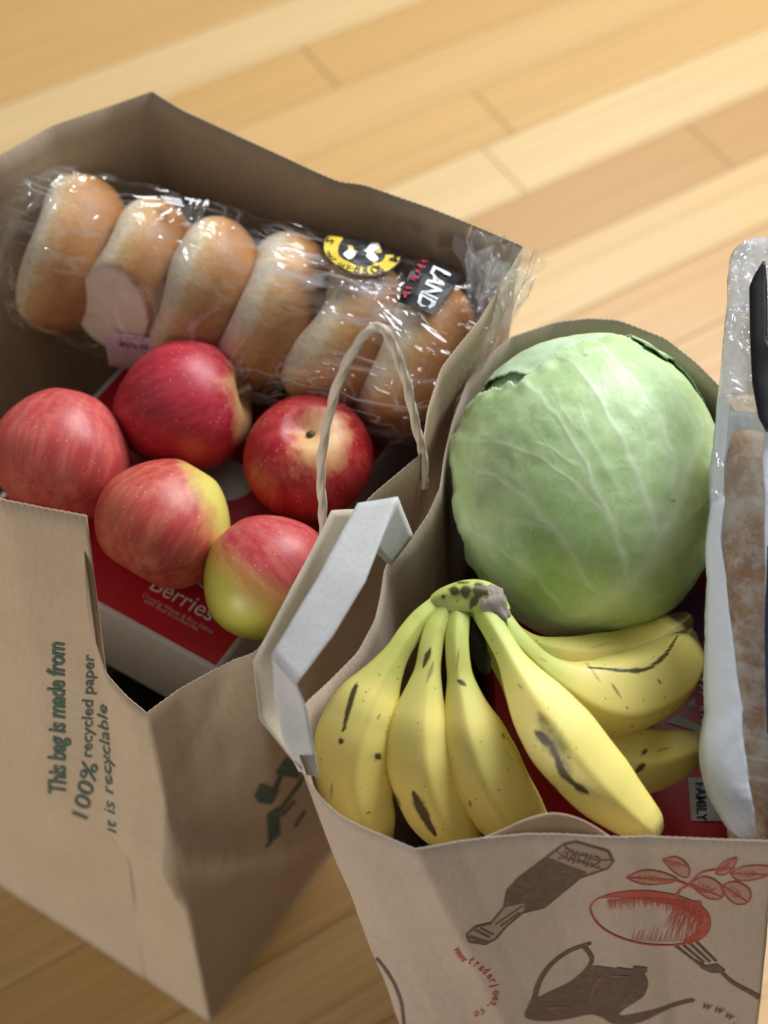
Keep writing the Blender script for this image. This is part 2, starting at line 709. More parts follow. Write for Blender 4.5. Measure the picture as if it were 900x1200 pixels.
# ---- right bag
RB = [(.046, .308), (.264, .318), (.262, .60), (.075, .60)]
right_rim = [R(355, 905, .49, 0, True), R(375, 935, .487, .08), R(400, 957, .485, .15), R(440, 976, .483, .27), R(487, 987, .482, .38, True), R(530, 987, .481, .47),
             R(570, 982, .481, .54), R(610, 978, .481, .61), R(650, 974, .481, .66), R(693, 972, .481, .72, True), R(730, 978, .48, .78), R(770, 980, .48, .84),
             R(850, 983, .48, .93), R(908, 985, .48, 1.0, True), R(916, 900, .48, 1.2), R(912, 750, .485, 1.5), R(895, 600, .49, 1.75),
             R(872, 500, .49, 1.9), R(845, 455, .49, 2.0, True), R(815, 424, .49, 2.1), R(780, 396, .49, 2.25), R(725, 375, .488, 2.5), R(690, 373, .486, 2.62), R(650, 378, .483, 2.75),
             R(600, 395, .48, 2.9, True), R(575, 415, .478, 2.97), R(548, 447, .476, 3.04), R(530, 495, .476, 3.12), R(521, 535, .477, 3.2), R(516, 572, .478, 3.3, True),
             R(503, 602, .474, 3.38), R(478, 638, .468, 3.46), R(452, 662, .462, 3.53), R(447, 695, .458, 3.58), R(440, 727, .456, 3.62),
             R(420, 765, .455, 3.68), R(387, 798, .458, 3.77), R(358, 824, .468, 3.85), R(346, 860, .48, 3.92)]


def right_mids(s, v, q):
    d = crease_at(CRS, s, v) * .6
    for c in (.38, .72):            # the sharp folds left in the front by packing
        d += .0035 * max(0, 1 - abs(s - c) / .10) * (.35 + .65 * v)
    return d


rv, rf = make_bag(right_rim, RB, wr=.0012, seed=4.4, mids=right_mids)
right_tree = bvh(rv, rf)
right_bag = thing('paper_bag', 'brown paper bag with bottle and teapot drawings, holding the cabbage and bananas', 'paper bag', (.155, .33, 0), 'brown paper grocery bags')
add('body', rv, rf, M['kraft_right'], right_bag, solid=.0006)


def strip(pairs, name, mat, parent, n=6, m=8, solid=.0007, soft=True):
    a = [P(p[0], p[1], z) for p, q, z, *r in pairs]
    b = [P(q[0], q[1], r[0] if r else z) for p, q, z, *r in pairs]
    if soft:
        a, b = catmull(a, n), catmull(b, n)
    vs = []
    for x, y in zip(a, b):
        for k in range(m):
            q = x.lerp(y, k / (m - 1))
            q = q + Vector((0, 0, 1)) * (.0006 * noise.noise(q * 60))
            vs.append(q)
    return add(name, vs, grid_faces(len(a), m), mat, parent, solid=solid)


def dense(pairs, n):
    """straight subdivision, keeps corners crisp"""
    out = []
    pairs = [(p[0], p[1], p[2], p[3] if len(p) > 3 else p[2]) for p in pairs]
    for (a, b, z, z2), (c, d, w, w2) in zip(pairs, pairs[1:]):
        for k in range(n):
            f = k / n
            out.append(((a[0] + (c[0] - a[0]) * f, a[1] + (c[1] - a[1]) * f), (b[0] + (d[0] - b[0]) * f, b[1] + (d[1] - b[1]) * f), z + (w - z) * f, z2 + (w2 - z2) * f))
    out.append(pairs[-1])
    return out


strip(dense([((419, 590), (466, 583), .545), ((400, 625), (450, 625), .546), ((372, 678), (428, 682), .545), ((344, 724), (390, 745), .54), ((319, 766), (347, 803), .533)], 5)
      , 'flat_handle', M['strip'], right_bag, soft=False, m=10)
strip(dense([((319, 766), (347, 803), .533), ((322, 815), (360, 832), .515), ((331, 866), (367, 872), .495), ((350, 903), (374, 912), .472)], 5), 'handle_leg', M['strip'], right_bag, soft=False)
strip(dense([((466, 583), (438, 643), .545), ((484, 628), (457, 664), .482)], 8), 'handle_leg', M['strip'], right_bag, soft=False)
strip(dense([((389, 598), (432, 596), .535, .505), ((368, 640), (404, 645), .532, .500), ((338, 697), (374, 700), .528, .496), ((297, 775), (334, 776), .520, .490), ((305, 843), (336, 838), .500, .475), ((356, 906), (366, 902), .474, .462)], 5)
      , 'folded_handle_back', M['cord'], right_bag, soft=False, m=6)
# second paper layer standing up behind the front rim
strip([((560, 985), (562, 1005), .476, .45), ((590, 972), (590, 1000), .480, .45), ((615, 961), (615, 1000), .482, .45), ((645, 953), (645, 1000), .483, .45), ((672, 957), (672, 1000), .482, .45), ((697, 969), (697, 1000), .478, .45), ((720, 985), (720, 1005), .474, .45)],
      'inner_flap', M['kraft'], right_bag)


def print_on(name, mat, art_, off=.0007):
    return art_.on(right_tree, name, M[mat], right_bag, off)


# bottle drawing
bot = print_on('printed_bottle', 'light_ink', Art().fill([(549, 1102), (546, 1094), (556, 1085), (574, 1081), (590, 1062), (594, 1042), (607, 1028), (660, 988), (674, 985), (712, 996), (718, 1008), (712, 1016), (680, 1027), (637, 1062), (612, 1068), (592, 1085), (580, 1099), (568, 1105)]), .0006)
a = Art().fill([(590, 1062), (594, 1042), (607, 1028), (640, 1003), (688, 1021), (680, 1028), (637, 1062), (614, 1067), (614, 1057)])
a.stroke([(549, 1102), (546, 1094), (556, 1085), (574, 1081), (590, 1062), (594, 1042), (607, 1028), (660, 988), (674, 985), (712, 996), (718, 1008), (712, 1016), (680, 1027), (637, 1062), (612, 1068), (592, 1085), (580, 1099), (568, 1105)], 2.6, smooth=False, closed=True)
a.stroke([(556, 1088), (573, 1097)], 3, smooth=False).stroke([(549, 1096), (570, 1103)], 4, smooth=False).stroke([(562, 1086), (578, 1094)], 2, smooth=False)
a.stroke([(580, 1082), (612, 1060)], 2, smooth=False).stroke([(586, 1084), (608, 1068)], 2.5, smooth=False)
a.stroke([(660, 988), (668, 996), (700, 1007), (717, 1006)], 1.6, smooth=False).stroke([(651, 995), (664, 1004), (705, 1017)], 1.2, smooth=False)
o = print_on('bottle_ink', 'brown_ink', a, .0008)
o.parent = bot
a = Art().fit('CIDRE', (690, 1022), (655, 1000), (3, -14), bold=.02) if False else Art()
a.fit('CIDRE', (706, 1004), (662, 992), (-5, 10), bold=.02)
squiggle(a, (703, 1013), (655, 1000), (-3, 5), 9, 1.3, 2)
o = print_on('bottle_lettering', 'brown_ink', a, .0008)
o.parent = bot
# fruit drawing
fru = print_on('printed_fruit', 'red_ink', Art().fill([(700, 1052), (718, 1046), (745, 1043), (775, 1045), (803, 1052), (824, 1064), (831, 1078), (828, 1092), (816, 1101), (799, 1106), (800, 1101), (814, 1092), (817, 1080), (808, 1070), (797, 1063), (783, 1058), (768, 1057), (754, 1052), (738, 1052), (722, 1051)]), .0006)
a = Art()
rr = random.Random(3)
for k in range(88):
    x = 712 + k * 1.25
    y0 = 1050 + abs(k - 36) * .09
    a.stroke([(x, y0), (x + rr.uniform(-1, 4), y0 + rr.uniform(4, 13) + 17 * (k / 88) ** 2 * rr.random() * 1.4)], 1.0, .3, smooth=False)
for k in range(34):
    x = 790 + k * 1.0
    a.stroke([(x, 1058 + k * .5), (x - rr.uniform(4, 18), 1066 + k * .5 + rr.uniform(10, 26))], 1.1, .3, smooth=False)
for k in range(22):
    x = 740 + k * 3
    a.stroke([(x, 1103 - abs(k - 14) * .1), (x + rr.uniform(2, 7), 1098 - rr.uniform(4, 18))], .8, .3, smooth=False)
a.stroke([(700, 1052), (718, 1046), (745, 1043), (775, 1045), (803, 1052), (824, 1064), (831, 1078), (828, 1092), (816, 1101), (790, 1106), (755, 1105), (725, 1097), (703, 1084), (692, 1068), (693, 1058)], 1.8, closed=True)
# stem and leaves
a.stroke([(792, 1050), (796, 1042), (806, 1036)], 4, 2.2).stroke([(806, 1036), (790, 1030), (772, 1031)], 2.2).stroke([(806, 1036), (820, 1022), (836, 1018), (860, 1016)], 2.2).stroke([(806, 1036), (826, 1044), (838, 1040)], 2)
LEAVES = [[(733, 1027), (752, 1019), (775, 1021), (793, 1030), (770, 1035), (750, 1034)], [(776, 1006), (792, 1003), (806, 1014), (805, 1027), (790, 1021)],
          [(808, 1034), (824, 1026), (842, 1034), (846, 1050), (832, 1052), (818, 1044)], [(838, 1022), (846, 1010), (862, 1004), (858, 1016), (848, 1024)],
          [(855, 1022), (872, 1014), (899, 1014), (900, 1024), (880, 1030), (864, 1030)], [(846, 1036), (862, 1032), (878, 1042), (876, 1056), (862, 1058), (850, 1048)]]
for L in LEAVES:
    a.stroke(L, 1.5, closed=True)
    c0, c1 = Vector(L[0]), Vector(L[len(L) // 2])
    a.stroke([c0, c0.lerp(c1, .5), c1], 1.2)
    for f in (.25, .4, .55, .7):
        m = c0.lerp(c1, f)
        for q in (L[1], L[-1]):
            e = m.lerp(Vector(q), .45)
            a.stroke([tuple(m), tuple(e)], .8, smooth=False)
o = print_on('fruit_ink', 'red_ink', a, .0008)
o.parent = fru
a = Art()
for L in LEAVES:
    a.fill(L, True, 1)
o = print_on('leaf_tint', 'leaf_ink', a, .00055)
o.parent = fru
# teapot drawing
BODY = [(614, 1187), (623, 1175), (645, 1165), (667, 1154), (682, 1141), (694, 1131), (710, 1132), (725, 1134), (742, 1135), (754, 1140), (759, 1152), (754, 1166), (742, 1175), (731, 1182), (726, 1189), (748, 1186), (772, 1180), (792, 1173), (810, 1169), (813, 1173), (796, 1177), (778, 1184), (760, 1193), (742, 1199), (719, 1199), (704, 1191), (690, 1188), (667, 1193), (640, 1196), (618, 1193)]
pot = print_on('printed_teapot', 'brown_ink', Art().fill(BODY, True), .0006)
a = Art().stroke([(692, 1104), (667, 1113), (646, 1128), (632, 1148), (625, 1170), (618, 1186)], 4, 7)
a.stroke([(684, 1108), (693, 1122), (686, 1136), (667, 1152), (640, 1165), (626, 1172)], 5, 4)
a.stroke([(741, 1133), (757, 1135)], 5).stroke([(722, 1133), (757, 1138)], 2)
o = print_on('teapot_handle', 'brown_ink', a, .0008)
o.parent = pot
for L, w0, w1 in (([(703, 1145), (694, 1160), (692, 1174)], 5, 1.5), ([(716, 1142), (738, 1143)], 3, 1), ([(640, 1180), (668, 1178)], 3.5, 1), ([(762, 1188), (788, 1178)], 1.6, .8)):
    o = print_on('teapot_shine', 'shine_ink', Art().stroke(L, w0, w1), .0009)
    o.parent = pot
# fork drawing
a = Art().fill([(812, 1122), (826, 1130), (840, 1128), (850, 1136), (846, 1139), (834, 1139), (822, 1134)])
for k in range(4):
    a.stroke([(790 + k * 8.5, 1106 - k * 1.2), (818 + k * 7, 1128 - k * .8)], 3, 2.4, smooth=False)
a.stroke([(844, 1137), (858, 1150), (880, 1162), (893, 1170)], 3.5, 6)
print_on('printed_fork', 'brown_ink', a)
# round plate on the left side fold
a = Art().stroke([(418, 1104), (438, 1118), (458, 1144), (470, 1172), (474, 1205)], 3.5, 4).stroke([(425, 1118), (442, 1136), (456, 1160), (464, 1200)], 1.2)
for k in range(14):
    a.stroke([(424 + k * 3, 1114 + k * 5.4), (430 + k * 2.6, 1122 + k * 5.6)], .9, .4, smooth=False)
print_on('printed_plate_rim', 'brown_ink', a)
# curved web address, letter by letter
addr = 'www.traderjoes.co'
path = catmull([Vector((531, 1109, 0)), Vector((538, 1122, 0)), Vector((553, 1130, 0)), Vector((569, 1143, 0)), Vector((577, 1160, 0)), Vector((573, 1176, 0)), Vector((556, 1185, 0))], 20)
arc = [0.0]
for p_, q_ in zip(path, path[1:]):
    arc.append(arc[-1] + (q_ - p_).length)
a = Art()
for k, ch in enumerate(addr):
    i = int(np.searchsorted(arc, (k + .15) / len(addr) * arc[-1]))
    t = (path[min(i + 3, len(path) - 1)] - path[max(i - 3, 0)]).normalized()
    if ch == '.':
        a.fill([(path[i].x + dx, path[i].y + dy) for dx, dy in ((-1, -1), (1, -1), (1, 1), (-1, 1))], cuts=0)
        continue
    a.text(ch, (path[i].x, path[i].y), (t.x * 10.5, t.y * 10.5), (t.y * 13, -t.x * 13), shear=.15, bold=.02)
print_on('printed_web_address', 'red_ink', a)
a = Art()
for ch, x, y, r in (('w', 821, 1175, .28), ('w', 835, 1179, .34), ('w', 847, 1185, .5), ('.', 858, 1194, .5)):
    a.text(ch, (x, y + 5), (15 * math.cos(r), 15 * math.sin(r)), (15 * math.sin(r), -15 * math.cos(r)), shear=.25, bold=.01)
print_on('printed_letters', 'brown_ink', a)

# ---------------------------------------------------------- cartons
ZB = .385
bo = P(-42, 624, ZB)
bu = (P(250, 785, ZB) - bo).normalized()
bw = Vector((-bu.y, bu.x, 0))
carton = thing('cereal_box', 'red cereal box lying flat under the five apples', 'cereal box', bo + bu * .1 + bw * .12 - Vector((0, 0, .075)), 'red cereal boxes')
vs, fs = box_mesh(bo, bu * .193, bw * .245, .075, .0012)
add('carton', vs, fs, M['carton'], carton, smooth=False)


def bx(u, w, h=.0004):
    return bo + bu * u + bw * w + Vector((0, 0, h))


def panel(name, mat, u0, w0, u1, w1, h=.0005):
    return add(name, [bx(u0, w0, h), bx(u1, w0, h), bx(u1, w1, h), bx(u0, w1, h)], [(0, 1, 2, 3)], mat, carton, smooth=False)


panel('front_panel', M['red'], .0042, .0030, .190, .243)


def btext(body, u, w, size, name, mat, ang=0.0, bold=.0, **kw):
    vs, fs = text2d(body, size, bold * size, **kw)
    c, s = math.cos(ang), math.sin(ang)
    return add(name, [bx(u + x * c - y * s, w + x * s + y * c, .0009) for x, y in vs], fs, mat, carton, smooth=False)


def uw(px, py):
    q = P(px, py, ZB) - bo
    return q.dot(bu), q.dot(bw)


u_, w_ = uw(173, 690)
btext('Berries', u_, w_, .0160, 'printed_name', M['white'], 0, .0)
u2, w2 = uw(214, 677)
btext('Red', u2, w2, .0160, 'printed_name', M['white'], 0, .0)
u3, w3 = uw(166, 699)
btext('Crunchy Wheat & Rice Flakes', u3, w3, .0043, 'printed_description', M['pinkwhite'])
u3, w3 = uw(168, 706)
btext('with Real Strawberries', u3, w3, .0043, 'printed_description', M['pinkwhite'])
u4, w4 = uw(262, 562)
add('printed_bowl', [bx(u4 + .020 * math.cos(t), w4 + .016 * math.sin(t), .0008) for t in np.linspace(0, 2 * math.pi, 40)[:-1]], [tuple(range(39))], M['greyprint'], carton, smooth=False)
# dark jar deep in the bag
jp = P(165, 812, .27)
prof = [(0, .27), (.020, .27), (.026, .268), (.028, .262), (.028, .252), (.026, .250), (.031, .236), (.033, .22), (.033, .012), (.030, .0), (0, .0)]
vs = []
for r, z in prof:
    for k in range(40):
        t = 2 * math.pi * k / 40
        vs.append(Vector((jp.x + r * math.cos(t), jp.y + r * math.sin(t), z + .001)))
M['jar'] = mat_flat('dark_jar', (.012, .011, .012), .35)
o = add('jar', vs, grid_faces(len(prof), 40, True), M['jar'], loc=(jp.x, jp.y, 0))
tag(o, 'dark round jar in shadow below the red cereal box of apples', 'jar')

# red carton in the right bag
ZR = .372
co = Vector((.066, .346, ZR))
carton2 = thing('cereal_box', 'red cereal box marked FAMILY under the cabbage and bananas', 'cereal box', (.15, .46, ZR - .07), 'red cereal boxes')
vs, fs = box_mesh(co, Vector((.137, 0, 0)), Vector((0, .225, 0)), .07, .0012)
add('carton', vs, fs, M['red'], carton2, smooth=False)
Art().fill([(806, 911), (832, 911), (848, 962), (810, 962)], cuts=0).on(None, 'printed_size_label', M['greyprint'], carton2, .0006, ZR)
Art().fit('FAMILY', (815, 916), (817, 962), (12, 0), bold=.012).on(None, 'printed_lettering', M['navy'], carton2, .0012, ZR)
squiggle(Art(), (818, 792), (822, 872), (9, 0), 9, 2, 12).on(None, 'printed_lettering', M['white'], carton2, .0012, ZR)
Art().fill([(722 + 14 * math.cos(t), 771 + 9 * math.sin(t)) for t in np.linspace(0, 2 * math.pi, 20)[:-1]], cuts=0).on(None, 'printed_dot', M['greyprint'], carton2, .0007, ZR)
Art().fill([(806, 824 + 0), (814, 818), (816, 828), (808, 829)], cuts=0).on(None, 'printed_dot', M['greyprint'], carton2, .0007, ZR)
Art().fill([(780, 846), (795, 838), (825, 852), (822, 858)], cuts=0).on(None, 'printed_banner', M['greyprint'], carton2, .0007, ZR)
Art().fill([(770, 735), (800, 690), (840, 690), (840, 748), (815, 750)], cuts=0).on(None, 'printed_corner', M['purple'], carton2, .0007, ZR)


# ------------------------------------------------------------------ apples
def mat_apple(name, blush, thr, width, red, red2, yel, seed):
    """blush: direction (local) of the pale side"""
    n = N(name)
    co = n.coord()
    d = n.node('VectorMath', operation='DOT_PRODUCT')
    nv = n.node('VectorMath', operation='NORMALIZE')
    n.ln(co, nv.inputs[0])
    n.ln(nv.outputs[0], d.inputs[0])
    d.inputs[1].default_value = Vector(blush).normalized()
    # streaks run from stem to calyx: stretch noise along local z
    wob = n.noise(16 + seed, detail=4, rough=.6)
    st = n.noise(95, n.coord((1, 1, .13)), detail=4, rough=.6)
    f = n.math('ADD', d.outputs['Value'], n.math('MULTIPLY', n.math('SUBTRACT', wob, .5), .55))
    f = n.math('ADD', f, n.math('MULTIPLY', n.math('SUBTRACT', st, .5), .35))
    fac = n.ramp(n.math('ADD', n.math('MULTIPLY', f, .5), .5), [(thr - width, 0.0), (thr + width, 1.0)])
    r = n.mix(n.ramp(st, [(.36, 0.0), (.66, 1.0)]), red, red2)
    st2 = n.noise(260, n.coord((1, 1, .10)), detail=3, rough=.65)
    r = n.mix(n.ramp(st2, [(.42, .38), (.60, 0.0)]), r, tuple(v * .55 for v in red))
    c = n.mix(fac, r, yel)
    vo = n.node('TexVoronoi')
    vo.inputs['Scale'].default_value = 230
    n.ln(co, vo.inputs['Vector'])
    c = n.mix(n.ramp(vo.outputs['Distance'], [(.05, .55), (.16, 0.0)]), c, (.72, .50, .32))
    bm_ = n.bump(n.noise(120, detail=2), .05, .0006)
    return n.set(c, .40, bm_, Specular_IOR_Level=.38)


def apple_mesh(R_, seed, tall=1.0, narrow=.86):
    nr, nc = 60, 72
    vs = []
    for i in range(nr):
        t = math.pi * i / (nr - 1)          # 0 = stem end
        rho = math.sin(t)
        z = math.cos(t)
        # wide shoulders, narrower foot, dimples at both ends
        w = rho * (1 + .05 * z)
        w *= 1 - (1 - narrow) * max(0, -z) ** 1.3
        zz = z * .93
        zz -= .24 * math.exp(-(rho / .27) ** 2) * (z > 0)
        zz += .16 * math.exp(-(rho / .2) ** 2) * (z < 0)
        for k in range(nc):
            a = 2 * math.pi * k / nc
            five = 1 + .018 * math.cos(5 * a + seed) * max(0, -z) + .022 * math.cos(2 * a + seed) + .018 * math.cos(a * 3 + seed * 2) * z
            vs.append(Vector((w * math.cos(a) * five, w * math.sin(a) * five, zz * tall + .03 * w * math.cos(a + seed))) * R_)
    f = [tuple(reversed(q)) for q in grid_faces(nr, nc, True)]
    return vs, f


M['stem'] = mat_flat('apple_stem_bark', (.16, .13, .05), .7, .3)
M['palestem'] = mat_flat('pale_apple_stem', (.55, .47, .30), .7, .3)


def apple(px, py, z, rpx, axis, label, mat, seed, tall=1.0, stem=None, narrow=.86):
    c = P(px, py, z)
    t = (c - C0).dot(CF)
    r = rpx * t / FPX
    q = Vector(axis).normalized().to_track_quat('Z', 'Y')
    root = thing('apple', label, 'apple', c - Vector((0, 0, r * .93)), 'apples on the red cereal box')
    vs, fs = apple_mesh(r, seed, tall, narrow)
    me = bpy.data.meshes.new('skin')
    me.from_pydata([tuple(v) for v in vs], [], fs)
    me.polygons.foreach_set('use_smooth', [True] * len(me.polygons))
    o = bpy.data.objects.new('skin', me)
    COL.objects.link(o)
    me.materials.append(mat)
    o.parent = root
    o.location = Vector((0, 0, r * .93))
    o.rotation_euler = q.to_euler()
    # stem, set into the dimple
    a = q @ Vector((0, 0, 1))
    side = q @ Vector((1, 0, 0))
    L = stem if stem else .5
    sp = catmull([c + a * r * .52, c + a * r * (.52 + L * .5) + side * r * .02, c + a * r * (.52 + L) + side * r * .12], 6)
    sv, sf = tube(sp, lambda i, s, an: r * (.035 + .022 * s ** 3), 10)
    add('stem', sv, sf, M['palestem'] if stem and stem > .5 else M['stem'], root)
    return root


# axis / blush given in world terms: right = +x, up the picture = (0,.81,.59), towards the lens = (0,-.59,.81)
UP = Vector((0, .81, .59))
TO = Vector((0, -.59, .81))
RT = Vector((1, 0, 0))


def loc_dir(axis, d):
    q = Vector(axis).normalized().to_track_quat('Z', 'Y')
    return q.inverted() @ Vector(d).normalized()


ax = UP * -1.0 + TO * .12 + RT * -.2
apple(73, 532, .427, 81, ax, 'plain pinkish red apple at far left by the torn bag rim', mat_apple('apple_skin_pink', loc_dir(ax, -UP * .8 - RT * .4 - TO), .86, .12, (.52, .060, .062), (.62, .15, .12), (.60, .36, .18), 1), .4, 1.04, .12)
ax = RT * 1.0 + TO * .12 + UP * .22
apple(214, 478, .430, 80, ax, 'deep red apple lying on its side with its stem towards the right', mat_apple('apple_skin_deep', loc_dir(ax, RT * 1.0 + UP * .05 + TO * .15), .93, .06, (.43, .018, .036), (.54, .055, .070), (.68, .46, .20), 2), 1.7, 1.12, .52, .82)
ax = UP * .55 + TO * .80 - RT * .02
apple(362, 539, .427, 77, ax, 'red apple behind the cord handle with its stem dimple facing up', mat_apple('apple_skin_scarlet', loc_dir(ax, UP * .35 + TO * .8 + RT * .22), .962, .075, (.40, .014, .022), (.55, .065, .055), (.72, .44, .20), 3), 2.9, .98, .24)
ax = -UP * .8 - RT * .5 + TO * .10
apple(194, 612, .424, 83, ax, 'coral red apple with a pale yellow cheek on its right side', mat_apple('apple_skin_coral', loc_dir(ax, RT * .9 + UP * .2 + TO * -.12), .80, .10, (.50, .060, .052), (.64, .18, .11), (.64, .56, .13), 4), 4.4, 1.0, .12)
ax = -UP * .7 + RT * .6 + TO * .05
apple(311, 674, .424, 77, ax, 'apple red above and yellow green below beside the flat paper handle', mat_apple('apple_skin_green', loc_dir(ax, -UP * .8 - RT * .62 + TO * .05), .635, .20, (.50, .045, .060), (.60, .15, .12), (.52, .50, .075), 5), 5.1, 1.02, .12)


# ------------------------------------------------------------------ bagels
def mat_bagel(name, seed):
    n = N(name)
    co = n.coord(shift=None)
    sx = n.node('SeparateXYZ')
    n.ln(co, sx.inputs[0])
    zz = n.math('MULTIPLY', sx.outputs[2], -1.0)
    ns = n.noise(34 + seed * 3, detail=5, rough=.6)
    f = n.math('ADD', n.math('MULTIPLY', zz, 1 / .0272), n.math('MULTIPLY', n.math('SUBTRACT', ns, .5), .40))
    c = n.ramp(f, [(.0, (.43, .195, .062)), (.25, (.56, .30, .115)), (.50, (.66, .43, .21)), (.66, (.80, .66, .45)), (1.0, (.84, .74, .57))])
    fine = n.noise(220, detail=3)
    c = n.mix(n.ramp(fine, [(.3, .22), (.6, 0.0)]), c, (.20, .09, .03))
    c = n.mix(n.attr('pale'), c, (.86, .80, .66))
    blis = n.noise(300, detail=2)
    return n.set(c, .50, n.bump(blis, .25, .0010, n.bump(n.noise(48, detail=5, rough=.65), .32, .003)), Specular_IOR_Level=.38)


BM = [mat_bagel('bagel_crust', i) for i in range(3)]
b0, b5 = P(84, 301, .447), P(486, 416, .448)
bax = (b5 - b0).normalized()
BL = ['leftmost bagel in the clear bag beside the pale cut one', 'second bagel from the left with a pale blunt end facing the apples', 'third bagel from the left, smooth and golden, behind the deep red apple',
      'fourth bagel from the left, right of the wide dark gap', 'fifth bagel from the left under the round yellow badge', 'rightmost bagel under the black LAND label']
tilt = [-.34, -.44, -.42, -.50, -.52, -.46]
yaw = [.20, .10, .22, .14, .10, .16]
for i in range(6):
    c = b0.lerp(b5, i / 5)
    sd = i * 1.9
    nr, nc = 44, 72
    RR, r = .0285, .0238
    vs = []
    for k in range(nc):
        a = 2 * math.pi * k / nc
        for j in range(nr):
            b = 2 * math.pi * j / nr
            rr = r * (1 + .05 * math.sin(2 * a + sd) + .04 * math.sin(3 * a - sd) + .05 * math.cos(2 * b + 1.2))
            rad = RR * (1 + .03 * math.cos(2 * a + sd)) + rr * math.cos(b)
            rad = max(rad, .004)
            zc = rr * 1.13 * math.sin(b)
            vs.append(Vector((rad * math.cos(a), rad * math.sin(a), zc)))
    q = (bax + Vector((0, 0, tilt[i])) + Vector((-bax.y, bax.x, 0)) * yaw[i]).to_track_quat('Z', 'Y')
    pale = [0.0] * len(vs)
    if i == 1:                             # this one was baked against its neighbour and shows a pale blunt end
        cut = q.inverted() @ Vector((-.42, -.80, .12)).normalized()
        for m_, v in enumerate(vs):
            dd = v.dot(cut) - .037
            if dd > 0:
                vs[m_] = v - cut * dd * .9
                pale[m_] = min(1.0, dd / .0025)
    me = bpy.data.meshes.new('bagel')
    me.from_pydata([tuple(v) for v in vs], [], [(j % nr + k * nr, ((k + 1) % nc) * nr + j % nr, ((k + 1) % nc) * nr + (j + 1) % nr, k * nr + (j + 1) % nr) for k in range(nc) for j in range(nr)])
    me.polygons.foreach_set('use_smooth', [True] * len(me.polygons))
    me.materials.append(BM[i % 3])
    o = bpy.data.objects.new('bagel', me)
    COL.objects.link(o)
    o.location = c
    attr(o, 'pale', pale)
    o.rotation_euler = q.to_euler()
    tag(o, BL[i], 'bagel', 'bagels in the clear plastic bag')


# clear film round the bagels
def mat_film(name, milky=.05, streak=1.0, rough=.07, strength=.5, dens=1.0, gloss=.8):
    n = N(name)
    n.nt.nodes.remove(n.b)
    tr = n.node('BsdfTransparent')
    gl = n.node('BsdfGlossy')
    df = n.node('BsdfTranslucent')
    dd = n.node('BsdfDiffuse')
    gl.inputs['Roughness'].default_value = rough
    df.inputs[0].default_value = (.85, .87, .90, 1)
    dd.inputs[0].default_value = (.92, .94, .97, 1)
    n1 = n.noise(13 * dens, n.coord((1, 1, 1), (.4, .2, .55)), detail=3, rough=.55, dist=1.4)
    ridg = n.math('SUBTRACT', 1.0, n.math('MULTIPLY', n.math('ABSOLUTE', n.math('SUBTRACT', n1, .5)), 22.0), True)
    def lines(rot, sc, sharp, cover):
        q = n.noise(1.0, n.coord2(rot, tuple(v * dens for v in sc)), detail=1.5, dist=.25)
        l = n.math('SUBTRACT', 1.0, n.math('MULTIPLY', n.math('ABSOLUTE', n.math('SUBTRACT', q, .5)), sharp), True)
        mk = n.ramp(n.noise(9 * dens, n.coord((1, 1, 1), rot), detail=1), [(cover, 0.0), (cover + .10, 1.0)])
        return n.math('MULTIPLY', l, mk)
    ridg2 = n.math('MAXIMUM', lines((0, 0, .30), (3.2, 52, 52), 24.0, .47), lines((.1, .18, .62), (4.5, 70, 70), 32.0, .55))
    h = n.math('ADD', n.math('ADD', ridg, n.math('MULTIPLY', ridg2, .8)), n.math('MULTIPLY', n1, 1.2))
    b = n.bump(h, strength, .003)
    n.ln(b, gl.inputs['Normal'])
    fr = n.node('LayerWeight')
    frf = n.math('ADD', .045, n.math('MULTIPLY', n.math('POWER', fr.outputs['Facing'], 3.5), .6))
    ridg = n.math('MAXIMUM', ridg, ridg2)
    fac = n.math('ADD', n.math('MULTIPLY', frf, gloss), n.math('MULTIPLY', ridg, .08 * streak), True)
    m0 = n.node('MixShader')
    n.ln(dd.outputs[0], m0.inputs[1])
    n.ln(df.outputs[0], m0.inputs[2])
    m0.inputs[0].default_value = .5
    m1 = n.node('MixShader')
    mk = n.math('ADD', milky, n.math('MULTIPLY', n.math('MAXIMUM', n.math('MULTIPLY', ridg, .25), ridg2), .46 * streak), True)  # white put into the crease lines to imitate bright highlight streaks
    n.ln(mk, m1.inputs[0])
    n.ln(tr.outputs[0], m1.inputs[1])
    n.ln(m0.outputs[0], m1.inputs[2])
    m2 = n.node('MixShader')
    n.ln(fac, m2.inputs[0])
    n.ln(m1.outputs[0], m2.inputs[1])
    n.ln(gl.outputs[0], m2.inputs[2])
    n.ln(m2.outputs[0], n.out.inputs[0])
    return n.m


M['film'] = mat_film('clear_film', .006)
M['film2'] = mat_film('gathered_film', .09, 1.2, .10, .5, .8, 1.5)
M['milky'] = mat_film('milky_film', .40, 1.2, .10, .9, 1.5, 1.1)
M['window'] = mat_film('window_film', .015, .25, .16, .25, .8, .5)
fdir = bax
side = Vector((-bax.y, bax.x, 0))
upv = Vector((0, 0, 1))
tot = (b5 - b0).length
stn = [(-.047, .003, .046, -.014), (-.044, .010, .049, -.012), (-.038, .026, .052, -.008), (-.031, .042, .054, -.004), (-.020, .0545, .0555, 0), (0, .0575, .0575, 0), (tot * .1, .0555, .0555, 0), (tot * .2, .0575, .0575, 0), (tot * .3, .0555, .0555, 0), (tot * .4, .0575, .0575, 0), (tot * .5, .0555, .0555, 0),
       (tot * .6, .0575, .0575, 0), (tot * .7, .0555, .0555, 0), (tot * .8, .0575, .0575, 0), (tot * .9, .056, .056, 0), (tot, .0575, .0575, 0), (tot + .018, .0545, .0545, .002), (tot + .032, .046, .046, .010), (tot + .044, .030, .030, .026), (tot + .050, .016, .016, .040), (tot + .053, .006, .007, .046)]
